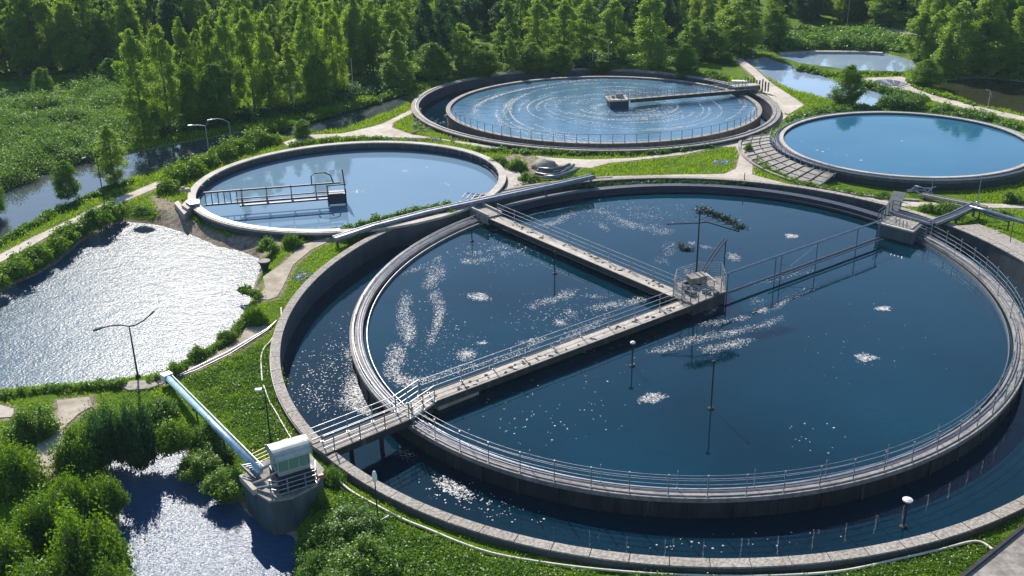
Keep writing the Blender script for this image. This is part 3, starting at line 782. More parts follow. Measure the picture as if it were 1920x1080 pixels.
# half bridge of the milky tank
pa, pb = P(384, 386, .7), P(616, 368, .7)
hb = thing('half_bridge', pa.lerp(pb, .5), 'dark open lattice half bridge with a motor box reaching over the milky tank', 'scraper bridge')
u = (pb - pa).normalized(); s = Vector((-u.y, u.x, 0))
MB().bar(pa.lerp(pb, .28) - s * .5, pb - s * .5, .35, .14).build('deck_beam', M['navy'], hb)
MB().bar(pa + s * .4, pb + s * .4, .14, .16).build('deck_beam', M['navy'], hb)
MB().bar(pa + s * .45 + Vector((0, 0, 1.15)), pb + u * 1.2 + s * .45 + Vector((0, 0, 1.15)), .12, .14).build('top_rail', M['navy'], hb)
MB().bar(pa.lerp(pb, .25) - s * .45 + Vector((0, 0, .62)), pb - s * .45 + Vector((0, 0, .62)), .09, .1).build('mid_rail', M['navy'], hb)
for f in (.3, .5, .7, .9):
    c = pa.lerp(pb, f); mb = MB(); mb.bar(c - s * .5, c + s * .45, .1, .1); mb.bar(c + s * .45 + Vector((0, 0, 1.15)) - u * .05, c + s * .45 + u * .05 + Vector((0, 0, 1.15)), .1, 1.25); mb.bar(c - s * .48 + Vector((0, 0, .62)) - u * .05, c - s * .48 + u * .05 + Vector((0, 0, .62)), .1, .7); mb.tube([c - s * .48 + Vector((0, 0, .6)), c + s * .45 + Vector((0, 0, 1.1))], .05, 6); mb.build('frame', M['navy'], hb)
for i in range(6):
    c = pa + u * (i * .55 + .1) + s * .42; mb = MB(); mb.box((c.x, c.y, 1.2), (.07, .07, 1.1)); mb.build('post', M['navy'], hb)
bx = pb + u * .75
mb = MB(); mb.box((bx.x, bx.y, .55), (1.5, 1.2, .95), math.atan2(u.y, u.x)); mb.build('motor_box', M['navy'], hb)
mb = MB()
for du in (-.8, .8):
    for ds in (-.65, .65):
        c = bx + u * du + s * ds; mb.box((c.x, c.y, .7), (.1, .1, 1.6))
for ds in (-.65, .65): mb.bar(bx - u * .8 + s * ds + Vector((0, 0, .2)), bx + u * .8 + s * ds + Vector((0, 0, .2)), .07, .07)
mb.bar(bx - u * .9 + s * .65 + Vector((0, 0, .85)), bx + u * .95 + s * .65 + Vector((0, 0, .85)), .08, .08)
mb.bar(bx + u * .8 - s * .8 + Vector((0, 0, .85)), bx + u * .8 + s * 1.0 + Vector((0, 0, .85)), .08, .08)
mb.tube([bx + u * .85 + s * .6, bx + u * .7 + s * .6 + Vector((0, 0, 2.3))], .06, 6)
mb.build('box_frame', M['black_iron'], hb)
hp = pb - u * 1.4 + s * .45 + Vector((0, 0, 1.1))
mb = MB(); mb.tube([hp, hp + Vector((0, 0, .8)), hp + u * .4 + Vector((0, 0, 1.05)), hp + u * 1.2 + Vector((0, 0, 1.05)), hp + u * 1.75 + Vector((0, 0, .75)), hp + u * 1.95 + Vector((0, 0, 0))], .06, 6); mb.build('hoop', M['navy'], hb)
# anchorage of the half bridge on the tank's left rim
an = thing('bridge_anchorage', P(350, 388), 'pale split concrete block at the left rim of the milky tank', 'concrete block')
for pts, z0, z1, mk in (([(326, 380), (334, 376), (352, 396), (345, 402)], -.1, .5, 'pale_concrete'), ([(340, 384), (350, 374), (366, 372), (362, 384), (352, 392)], 0, .75, 'pale_concrete'), ([(348, 378), (360, 372), (374, 374), (374, 381), (356, 384)], .751, .95, 'dark_steel')):
    MB().prism([(p.x, p.y) for p in PP(pts, z1)], z0, z1).build('block', M[mk], an)
mb = MB(); e0 = P(347, 357, .7); mb.box((e0.x, e0.y, .75), (.9, .5, .25), .6); mb.box((e0.x - .2, e0.y, .95), (.3, .3, .2), .6); mb.build('bolt_plate', M['sand'], an)

# hub and bridge of the swirling tank
c = P(1160, 205, .18)
h3 = thing('aerator_hub', c, 'squat dark hub with a flat pale deck in the middle of the swirling tank', 'hub')
mb = MB(); mb.box((c.x, c.y + 1.2, .55), (2.3, 2.0, 1.2), .12); mb.build('housing', M['navy'], h3)
mb = MB(); mb.box((c.x, c.y + 1.2, 1.255), (2.7, 2.4, .2), .12); mb.build('deck', M['pale_concrete'], h3)
mb = MB(); mb.box((c.x + .2, c.y + 1.3, 1.6), (.9, .6, .5)); mb.box((c.x - .6, c.y + 1.2, 1.5), (.4, .4, .3)); mb.build('motor', M['concrete'], h3)
handrail(h3, [(c.x + a_, c.y + 1.2 + b_, 1.355) for a_, b_ in ((1.2, -1.0), (1.1, 1.1), (-1.25, 1.0), (-1.15, -1.2))], spacing=.9, levels=(.4, .75), h=.75, closed=True, r=.03)
b0 = Vector((c.x + 1.4, c.y + 1.3, 1.15)); b1 = P(1405, 172, .6); b1.z = .95
w4 = walkway(b0, b1, .8, 'grey lattice footbridge from the hub to the right rim of the swirling tank', 'footbridge', deck='concrete', spacing=1.0, rail_levels=(.45, .85), rr=.035)
c = P(1396, 172, .45)
d3 = thing('drive_house', c, 'low steel drive house with pale lid on the right rim of the swirling tank', 'drive house')
mb = MB(); mb.box((c.x, c.y, .75), (3.4, 1.1, .9), .3); mb.build('body', M['dark_steel'], d3)
mb = MB(); mb.box((c.x, c.y, 1.26), (3.7, 1.3, .12), .3); mb.build('lid', M['pale_concrete'], d3)
for i in range(9):
    q = P(1396 + i * 5.5, 162 + i * 1.2, .3); mb = MB(); mb.box((q.x, q.y, .9), (.16, .16, 1.2 + .5 * (i % 3 == 0))); mb.build('post', M['dark_concrete' if i % 2 else 'concrete'], d3)
mb = MB(); q = P(1388, 154, .9); mb.box((q.x, q.y, 1.0), (2.2, .8, .2), -.2); mb.build('canopy', M['white_paint'], d3)

# ------------------------------------------------------------------ pump house
ph = thing('pump_house', P(528, 905, 0), 'pump house with rounded grey roof and green windows on a concrete pier', 'pump house')
ZT = 1.25
pier = PP([(452, 893), (474, 918), (505, 938), (548, 931), (592, 908), (606, 880), (580, 852), (500, 862)], ZT)
cx = sum(p.x for p in pier) / 8; cy = sum(p.y for p in pier) / 8
mb = MB(); mb.prism([(cx + (p.x - cx) * .9, cy + (p.y - cy) * .9) for p in pier], -2.2, ZT - .12, 1.11); mb.build('pier', M['teal_concrete'], ph)
MB().prism([(cx + (p.x - cx) * 1.03, cy + (p.y - cy) * 1.03) for p in pier], ZT - .118, ZT).build('deck', M['concrete'], ph)
# notch wall at the left
mb = MB(); mb.bar(P(452, 890, ZT + .25), P(478, 918, ZT + .25), .22, .3); mb.build('parapet', M['pale_concrete'], ph)
cab = P(548, 902, ZT); U = Vector((.87, .5, 0)); S = Vector((.5, -.87, 0))
CW, CD = 1.6, 1.25
def cpt(u_, s_, z): return cab + U * u_ + S * s_ + Vector((0, 0, z))
def slab(name, mat, u0, u1, s0, s1, z0, z1, parent=ph):
    c = cpt((u0 + u1) / 2, (s0 + s1) / 2, (z0 + z1) / 2); mb = MB(); mb.box(c, (abs(u1 - u0), abs(s1 - s0), z1 - z0), math.atan2(U.y, U.x)); return mb.build(name, M[mat], parent)
slab('lower_body', 'navy', -CW / 2 - .1, CW / 2 + .15, -CD / 2, CD / 2 + .12, .02, .85)
cb = slab('cabin', 'roof', -CW / 2, CW / 2, -CD / 2, CD / 2, .852, 1.1)
for u0, u1 in ((-.73, -.28), (-.25, .23), (.26, .73)):
    slab('window', 'glass', u0, u1, CD / 2 - .06, CD / 2 + .01, 1.1, 1.72)
slab('window', 'glass', -CW / 2 - .01, -CW / 2 + .05, -.4, .45, 1.1, 1.72)
slab('window', 'glass', CW / 2 - .05, CW / 2 + .01, -.4, .45, 1.1, 1.72)
for u0 in (-.78, -.265, .245, .78): slab('mullion', 'roof', u0 - .03, u0 + .03, CD / 2 - .08, CD / 2 + .03, 1.1, 1.74)
slab('back_wall', 'roof', -CW / 2, CW / 2, -CD / 2, -CD / 2 + .1, 1.1, 1.74)
mb = MB(); n = 14; vs = []; fs = []
for e, uu in enumerate((-CW / 2 - .12, CW / 2 + .12)):
    for i in range(n + 1):
        q = PI * i / n; vs.append(cpt(uu, -math.cos(q) * (CD / 2 + .12), 1.74 + math.sin(q) * .52))
for i in range(n): fs.append((i, i + 1, n + 2 + i, n + 1 + i))
fs += [tuple(reversed(range(n + 1))), tuple(range(n + 1, 2 * n + 2)), (0, n + 1, 2 * n + 1, n)]
mb.add(vs, fs); rf = mb.build('roof', M['roof'], ph)
for uu in (-CW / 2 - .13, CW / 2 + .13):
    mb = MB(); mb.tube([cpt(uu, -math.cos(PI * i / n) * (CD / 2 + .12), 1.74 + math.sin(PI * i / n) * .52) for i in range(n + 1)], .03, 6); mb.build('roof_trim', M['steel'], rf)
handrail(ph, [cpt(-1.3, CD / 2 + .1, 0), cpt(-1.0, CD / 2 + .42, 0), cpt(.9, CD / 2 + .42, 0), cpt(1.2, .2, 0)], levels=(.15, .4, .65, .9), r=.025, spacing=.9, h=.9)
mb = MB(); mb.tube([P(470, 908, ZT + .15), P(500, 897, ZT + .5), P(520, 885, ZT + 1.0), P(532, 872, ZT + 1.3)], .07, 8); mb.tube([P(480, 916, ZT + .1), P(508, 910, ZT + .4), P(530, 905, ZT + .55)], .06, 8); mb.tube([P(488, 880, ZT + .5), P(512, 868, ZT + .9), P(535, 862, ZT + 1.1)], .09, 8); mb.build('pipework', M['steel'], ph)
mb = MB()
for i in range(5):
    a_ = P(450 + i * 3, 870 + i * 2, ZT + .7 - .1 * i); b_ = P(474 + i * 3, 893 + i * 2, ZT + .45 - .1 * i); mb.tube([a_, b_], .04, 6)
mb.build('side_rails', M['dark_steel'], ph)
mb = MB()
for i in range(5):
    a_ = P(455 + i * 6, 872 + i * 3, ZT + .5); b_ = P(492 - i * 2, 866 + i * 4, ZT + .6); mb.tube([a_, b_], .028, 6)
mb.build('brace', M['steel'], ph)
mb = MB(); c = P(598, 893, 1.5); mb.box(c, (.45, .14, .16), .4); mb.build('float_box', M['red_paint'], ph)
bp_ = thing('delivery_pipe', P(400, 790, 1.2), 'thick straight light blue pipe running from the bank down to the pump house', 'pipe')
a_, b_ = P(314, 708, .55), P(487, 884, 1.75)
mb = MB(); mb.tube([a_, b_], .19, 12); mb.build('pipe_run', M['blue_pipe'], bp_, True)
s = Vector((-(b_ - a_).y, (b_ - a_).x, 0)).normalized()
mb = MB(); mb.tube([a_ + s * .25 + Vector((0, 0, .12)), b_ + s * .25 + Vector((0, 0, .12))], .05, 6); mb.build('cable_tray', M['dark_steel'], bp_)
for f in (.02, .35, .65):
    c = a_.lerp(b_, f); mb = MB(); mb.lathe((c.x, c.y, c.z - .2), [(.05, -1.2), (.05, 0)], 8); mb.lathe((c.x, c.y, c.z - .23), [(.22, 0), (.22, .05)], 8); mb.build('support', M['dark_steel'], bp_)
mb = MB(); mb.box(P(313, 707, .55), (.6, .5, .5), .8); mb.build('end_flange', M['white_paint'], bp_)
yr = thing('barrier_rail', P(515, 840, .5), 'low yellow green barrier of parallel rails on the grass behind the pump house roof', 'barrier')
for i, (p0, p1) in enumerate((((470, 853), (540, 822)), ((474, 858), (546, 828)), ((478, 863), (551, 834)), ((482, 868), (556, 841)))):
    mb = MB(); mb.tube([P(*p0, .55 - .08 * i), P((p0[0] + p1[0]) / 2, (p0[1] + p1[1]) / 2 - 2, .6 - .08 * i), P(*p1, .55 - .08 * i)], .035, 6); mb.build('rail', M['yellow_rail'], yr)
for f in (0, .33, .66, 1):
    p = P(476 + 72 * f, 862 - 32 * f, 0); mb = MB(); mb.box((p.x, p.y, .3), (.06, .06, .6)); mb.build('post', M['yellow_rail'], yr)

# hoses
def hose(pts, r, label, z=.1, mat='hose', name='hose'):
    q = []
    w_ = PP(pts, z)
    for i in range(len(w_) - 1):
        p0 = w_[max(0, i - 1)]; p1 = w_[i]; p2 = w_[i + 1]; p3 = w_[min(len(w_) - 1, i + 2)]
        for j in range(6):
            t_ = j / 6; q.append(.5 * ((2 * p1) + (p2 - p0) * t_ + (2 * p0 - 5 * p1 + 4 * p2 - p3) * t_ ** 2 + (3 * p1 - p0 - 3 * p2 + p3) * t_ ** 3))
    q.append(w_[-1]); mb = MB(); mb.tube(q, r, 8); return tag(mb.build(name, M[mat], None, True), label, 'hose')
hose([(634, 900), (660, 922), (707, 948), (755, 973), (807, 994), (870, 1020), (940, 1041), (1057, 1060), (1173, 1072), (1280, 1078), (1420, 1080), (1567, 1072), (1680, 1049), (1765, 1030)], .06, 'long pale hose curving through the grass below the near kerb of the largest tank')
tag(hose([(1765, 1030), (1830, 1015), (1862, 1031)], .065, 'bent end of pale pipe with a sharp corner near the grey parapet', name='bent_pipe'), cat='pipe')
hose([(492, 716), (490, 690), (490, 667), (497, 650), (507, 640), (520, 618), (527, 598), (527, 577)], .045, 'thin pale hose on the grass running up beside the worn sandy bank')
hose([(494, 722), (504, 750), (517, 772), (530, 795), (545, 820), (561, 840)], .045, 'thin pale hose running down the grass to the pump house roof')
cc = thing('bank_rails', P(420, 660), 'two thin dark cable pipes laid along the bank path beside the glittering pond', 'cable pipe')
for dz in (0, 6):
    mb = MB(); mb.tube(PP([(330, 706 + dz * .3), (370, 687 + dz), (430, 658 + dz), (500, 617 + dz * .5), (520, 600)], .12), .035, 6); mb.build('cable', M['dark_steel' if dz else 'steel'], cc)
# grey parapet in the near right corner
pt = thing('parapet', P(1880, 1060, 0), 'plain grey concrete parapet cutting the lower right corner', 'parapet')
MB().prism([(p.x, p.y) for p in PP([(1806, 1085), (1925, 984), (2010, 915), (2010, 1060), (1880, 1180), (1760, 1130)], 1.2)], -.3, 1.2).build('wall_body', M['concrete'], pt)
pe = PP([(1798, 1084), (1925, 981), (2010, 911)], 1.32)
mb = MB(); mb.bar(pe[0], pe[1], .16, .22); mb.bar(pe[1], pe[2], .16, .22); mb.build('dark_edge', M['black_iron'], pt)
# ------------------------------------------------------------------ lamps and posts
def lamp(base, top, arms, label, mat='dark_steel', z=0.0, r=.055, name='street_lamp', group=None, head='steel'):
    b0 = P(*base, z); H = top_height(b0, top); k = mpp(b0)
    t = thing(name, b0, label, 'street lamp' if name == 'street_lamp' else 'post', group)
    mb = MB(); mb.tube([b0 - Vector((0, 0, .4)), b0 + Vector((0, 0, H))], r, 8, r1=r * .6); mb.build('pole', M[mat], t)
    mb = MB(); mb.lathe((b0.x, b0.y, b0.z), [(r * 2.4, 0), (r * 2.2, .18), (r * 1.1, .22)], 8); mb.build('base_plate', M[mat], t)
    for dx, dy, curved in arms:
        tip = b0 + Vector((dx * k, .1 * dx * k, H + dy * k)); s0 = b0 + Vector((0, 0, H - .03))
        pts = [s0, s0.lerp(tip, .3) + Vector((0, 0, .12 * abs(dx) * k * curved)), s0.lerp(tip, .65) + Vector((0, 0, .12 * abs(dx) * k * curved)), tip]
        mb = MB(); mb.tube(pts, r * .55, 6); a = mb.build('lamp_arm', M[mat], t)
        d = (tip - pts[2]).normalized(); L = max(.35, abs(dx) * k * .3)
        mb = MB(); mb.bar(tip - d * L * .2 + Vector((0, 0, .06)), tip + d * L * .8 + Vector((0, 0, .05)), .2, .1); mb.build('lamp_head', M[head], t)
    return t


lamp((259, 708), 611, [(-52, -2, .6), (41, 20, -.9)], 'two armed street lamp standing before the sparkling pond', 'black_iron', r=.07, head='black_iron')
lamp((198, 392), 293, [(-20, -2, .5)], 'lone dark street lamp between the path and the left canal', 'black_iron', r=.06)
lamp((393, 296), 236, [(-25, 2, .3), (6, 8, 0)], 'street lamp with two unequal arms behind the hedge of the milky tank', 'steel', r=.07)
lamp((435, 277), 229, [(-31, 6, 1.0)], 'street lamp with one arched arm behind the hedge of the milky tank', 'steel', r=.07)
lamp((552, 213), 164, [(-11, 1, .2), (7, 8, 0)], 'small two armed street lamp on the strip of hedge beyond the canal', 'steel', r=.075)
lamp((663, 180), 112, [], 'bare slim pole on the hedge strip left of the swirling tank', 'pale_concrete', r=.08, name='pole')
for (bx, by, ty, lb) in ((807, 153, 105, 'slim pale pole on the grass bank, leftmost behind the swirling tank'), (943, 142, 108, 'shorter of the two close poles behind the swirling tank'), (960, 140, 84, 'taller of the two close poles behind the swirling tank'),
                         (1021, 137, 119, 'very short pole behind the middle of the swirling tank'), (1111, 132, 97, 'pale pole standing at the wood edge behind the hub of the swirling tank'), (1140, 132, 82, 'tallest pale pole behind the hub of the swirling tank'), (1149, 112, 70, 'thin pole deep in the trees behind the hub of the swirling tank')):
    lamp((bx, by), ty, [(3, 1, 0)] if by == 132 else [], lb, 'pale_concrete', r=.08, name='pole')
lamp((830, 152), 138, [(-3, 0, 0), (3, 0, 0)], 'short stubby lamp with a wide head behind the left of the swirling tank', 'sand', r=.1, head='sand')
lamp((1412, 107), 75, [(20, 2, .1)], 'street lamp with one straight arm at the top of the upper right path', 'steel', r=.08)
lamp((1515, 42), 6, [(-9, -1, .2)], 'left of two lamps on the far rough ground at the top', 'steel', r=.1)
lamp((1588, 48), -6, [(6, 1, .2)], 'right of two lamps on the far rough ground at the top', 'sand', r=.1)
lamp((1852, 203), 170, [(-5, 1, 0), (3, -8, 0)], 'pale lamp beside the dark green pond at the right edge', 'pale_concrete', r=.07)
lamp((1395, 345), 324, [], 'short dark bollard post on the path fork below the small lawn', 'black_iron', r=.06, name='bollard')
lamp((1744, 376), 336, [], 'left of two slim posts standing in front of the azure tank', 'steel', r=.04, name='post')
lamp((1832, 382), 331, [], 'right of two slim posts standing in front of the azure tank', 'steel', r=.06, name='post')
lamp((508, 830), 729, [(-7, -1, 0)], 'slim lamp with a small square head on the grass slope above the pump house', 'black_iron', r=.05, head='white_paint')
t = lamp((709, 978), 905, [], 'slim dark post with a white paddle and a white bracket on the near grass', 'black_iron', r=.045, name='marker_post')
b0 = P(709, 978); k = mpp(b0); H = top_height(b0, 905)
mb = MB(); mb.lathe((b0.x, b0.y, H), [(.03, 0), (.11, .12), (.12, .4), (.07, .62), (.02, .66)], 10); mb.build('paddle', M['white_paint'], t)
mb = MB(); mb.tube([b0 + Vector((-.36, -.05, .3)), b0 + Vector((-.2, -.12, .14)), b0 + Vector((.1, -.12, .12)), b0 + Vector((.55, .05, .3))], .045, 6); mb.build('bracket', M['white_paint'], t)
t = lamp((1893, 458), 415, [], 'short dark post on a pile of stones in the right hand lawn', 'black_iron', r=.04, name='marker_post')


def chips(c, n, spread, size, mat, name, parent, rng):
    mb = MB()
    for i in range(n):
        x, y = rng.gauss(0, spread[0]), rng.gauss(0, spread[1]); s = rng.uniform(.5, 1.3) * size
        n0 = len(mb.v); z = rng.uniform(0, .4) * s
        vs = [(c.x + x + s * rng.uniform(-1, 1) * .3 + s * .6 * math.cos(q), c.y + y + s * .5 * math.sin(q), c.z - .04) for q in np.linspace(0, 2 * PI, 6)[:-1]]
        vs += [(c.x + x + (v[0] - c.x - x) * .6, c.y + y + (v[1] - c.y - y) * .6, c.z + s * rng.uniform(.35, .7)) for v in vs]
        mb.add(vs, [(4, 3, 2, 1, 0), (5, 6, 7, 8, 9)] + [(j, (j + 1) % 5, 5 + (j + 1) % 5, 5 + j) for j in range(5)])
    return mb.build(name, M[mat], parent)


rg = random.Random(21)
chips(P(1893, 459), 12, (.35, .25), .28, 'pale_concrete', 'stone_base', t, rg)
o = chips(P(1862, 437), 16, (.4, .3), .3, 'pale_concrete', 'stone_heap', None, rg); tag(o, 'small heap of pale stones in the middle of the right hand lawn', 'stone heap')
o = chips(P(1352, 305), 40, (.5, .4), .22, 'mineral', 'stone_heap', None, rg); tag(o, 'small heap of bluish stones on the small lawn', 'stone heap')
o = chips(P(566, 520), 45, (.45, .7), .2, 'mineral', 'stone_heap', None, rg); tag(o, 'small heap of bluish stones on the grass beside the worn sandy bank', 'stone heap')
o = chips(P(618, 448), 6, (.2, .2), .3, 'pale_concrete', 'stone_heap', None, rg); tag(o, 'few pale stones under the left end of the long flume', 'stone heap')
o = chips(P(820, 262), 90, (2.6, .5), .3, 'rock', 'stone_heap', None, rg); tag(o, 'line of dark broken stones along the foot of the swirling tank', 'stone heap')
o = chips(P(800, 235), 60, (.7, 1.6), .4, 'rock', 'stone_heap', None, rg); tag(o, 'rough grey stones on the slope at the left foot of the swirling tank', 'stone heap')
o = chips(P(985, 348), 40, (.8, .6), .3, 'rock', 'stone_heap', None, rg); tag(o, 'brown stones among weeds beside the long flume', 'stone heap')
for (px, py, sx, n, lb) in ((1500, 63, 2.2, 70, 'field of pale stones on the far rough ground, left patch'), (1605, 62, 5.5, 240, 'widest field of pale stones on the far rough ground')):
    o = chips(P(px, py), n, (sx, 1.6), .7, 'pale_concrete', 'rubble', None, rg); tag(o, lb, 'rubble', kind='stuff')
c = P(1688, 70); mb = MB(); mb.box((c.x, c.y, .25), (5, 2.2, .5), .1); mb.box((c.x - .3, c.y, .56), (4.4, 1.8, .12), .1); tag(mb.build('concrete_slab', M['concrete']), 'flat grey slab lying on the far rough ground', 'slab')

# rocky mound
mb = MB(); c = P(1020, 316); n0 = 18; vs = []; rg2 = np.random.default_rng(3)
prof = [(1.25, -.2), (1.2, .3), (.95, .65), (.5, .9), (.12, .95)]
for r, z in prof:
    for k in range(n0):
        q = 2 * PI * k / n0; f = 1 + .22 * math.sin(3 * q + z) + rg2.uniform(-.1, .1); vs.append((c.x + r * f * math.cos(q), c.y + r * f * .8 * math.sin(q), z + rg2.uniform(-.08, .08)))
fs = [(i * n0 + k, i * n0 + (k + 1) % n0, (i + 1) * n0 + (k + 1) % n0, (i + 1) * n0 + k) for i in range(4) for k in range(n0)] + [tuple(range(4 * n0, 5 * n0))]
mb.add(vs, fs); tag(mb.build('boulder', M['rock'], None, True), 'large grey brown boulder beside the dark pipe bundle', 'boulder')
# retaining bank of reeds right of the milky tank built later with the vegetation
# bollard at the pond
c = P(497, 503, -.3); mb = MB(); mb.lathe((c.x, c.y, c.z - .8), [(.22, 0), (.24, .7), (.34, 1.1), (.46, 1.3), (.46, 1.4)], 16)
bl = tag(mb.build('bollard', M['dark_concrete'], None, True), 'flared dark concrete bollard at the right edge of the sparkling pond', 'bollard')
mb = MB(); mb.lathe((c.x, c.y, c.z + .6), [(.47, 0), (.47, .05)], 16); o = mb.build('cap_plate', M['concrete'], bl)
mb = MB(); c = P(262, 722, .1); mb.prism([(p.x, p.y) for p in PP([(222, 728), (245, 716), (290, 715), (302, 724), (280, 732), (240, 735)])], -.4, .12, .9); tag(mb.build('rock', M['rock']), 'flat grey rock on the bank below the two armed lamp', 'rock')
# fan shaped skylight
c = P(1668, 165, .05); fan = thing('fan_cover', c, 'fan shaped glazed cover set into the far path between the ponds', 'cover')
k = mpp(c) ; vs = []
cc0 = Vector((c.x + .8, c.y - .2, 0))
for i in range(7):
    a0_, a1_ = R_(25 + 20 * i), R_(25 + 20 * i + 17); r0_, r1_ = .7, 2.6
    mb = MB(); mb.prism([(cc0.x + r0_ * math.cos(a0_), cc0.y + r0_ * 2.0 * math.sin(a0_)), (cc0.x + r1_ * math.cos(a0_), cc0.y + r1_ * 2.0 * math.sin(a0_)), (cc0.x + r1_ * math.cos(a1_), cc0.y + r1_ * 2.0 * math.sin(a1_)), (cc0.x + r0_ * math.cos(a1_), cc0.y + r0_ * 2.0 * math.sin(a1_))], .05, .16)
    mb.build('pane', M['dark_steel' if i % 3 else 'steel'], fan)
mb = MB(); mb.prism([(cc0.x + 2.85 * math.cos(R_(q)), cc0.y + 5.7 * math.sin(R_(q))) for q in range(20, 166, 8)] + [(cc0.x - .9, cc0.y + .3), (cc0.x + .9, cc0.y + .3)], -.2, .09); mb.build('frame', M['pale_concrete'], fan)

mb = MB(); kq = PP([(1462, 99), (1510, 95.5), (1617, 96), (1655, 98.5)], .12)
for q0_, q1_ in zip(kq[:-1], kq[1:]): mb.bar(q0_, q1_, .8, .5)
tag(mb.build('kerb', M['pale_concrete']), 'long pale kerb along the far edge of the mirror pond', 'kerb')

# added poles, mostly standing in for lamp post reflections on the water
def pole_in_water(base, top, label, z=-.5, headmat='white_paint', wide=.16):
    b0 = P(*base, z); H = top_height(b0, top); t = thing('water_pole', b0, label, 'water pole')
    mb = MB(); mb.tube([b0 - Vector((0, 0, .8)), b0 + Vector((0, 0, H))], .045, 8); mb.build('pole', M['black_iron'], t)
    mb = MB(); mb.lathe((b0.x, b0.y, b0.z), [(.15, -.05), (.2, .04), (.1, .1)], 12); mb.build('float', M['black_iron'], t)
    if headmat:
        mb = MB(); mb.lathe((b0.x, b0.y, b0.z + H), [(wide, -.02), (wide * 1.05, .05), (wide * .5, .12)], 12); mb.build('cap', M[headmat], t)
pole_in_water((1040, 513), 473, 'dark pole standing in for a reflection close under the far walkway', headmat='black_iron', wide=.09)
pole_in_water((1185, 686), 643, 'reflected lamp post built as a pole with a pale mushroom cap below the long near walkway')
pole_in_water((1333, 766), 679, 'tallest pole built for a reflection, black capped, in the dark middle of the big pool', headmat='black_iron', wide=.13)
pole_in_water((1694, 988), 938, 'reflected lamp post built as a pole with a pale dish on top in the ring channel at the lower right', z=-1.35, wide=.24)
pole_in_water((885, 452), 428, 'small dark pole near the far left rim of the big pool', headmat=None)

# weed clump and floating foam
V = clump([((0, 0, .1), (.22, .7, .1)), ((.4, -.8, .1), (.5, .3, .1))], 150, .13, np.random.default_rng(9))
c = P(1277, 462, -.5); me = quads_mesh('weed_clump', V, 4, M['weed']); o = link('weed_clump', me, None, c); tag(o, 'dark clump of weed floating left of the mast', 'weed')


def flecks(pts, z, smin, smax, rng, flat=1.0):
    """low six sided foam flecks"""
    n = len(pts); a = np.linspace(0, 2 * PI, 7)[:-1]; s = rng.uniform(smin, smax, n) * rng.uniform(.5, 1.2, n); e = rng.uniform(.5, 1.0, n); th = rng.uniform(0, PI, n)
    x = s[:, None] * np.cos(a)[None]; y = (s * e)[:, None] * np.sin(a)[None]
    X = pts[:, 0:1] + x * np.cos(th)[:, None] - y * np.sin(th)[:, None]; Y = pts[:, 1:2] + x * np.sin(th)[:, None] + y * np.cos(th)[:, None]
    Z = np.full_like(X, z) + .012 + rng.uniform(0, .01, (n, 1))
    return np.stack([X, Y, Z], -1)


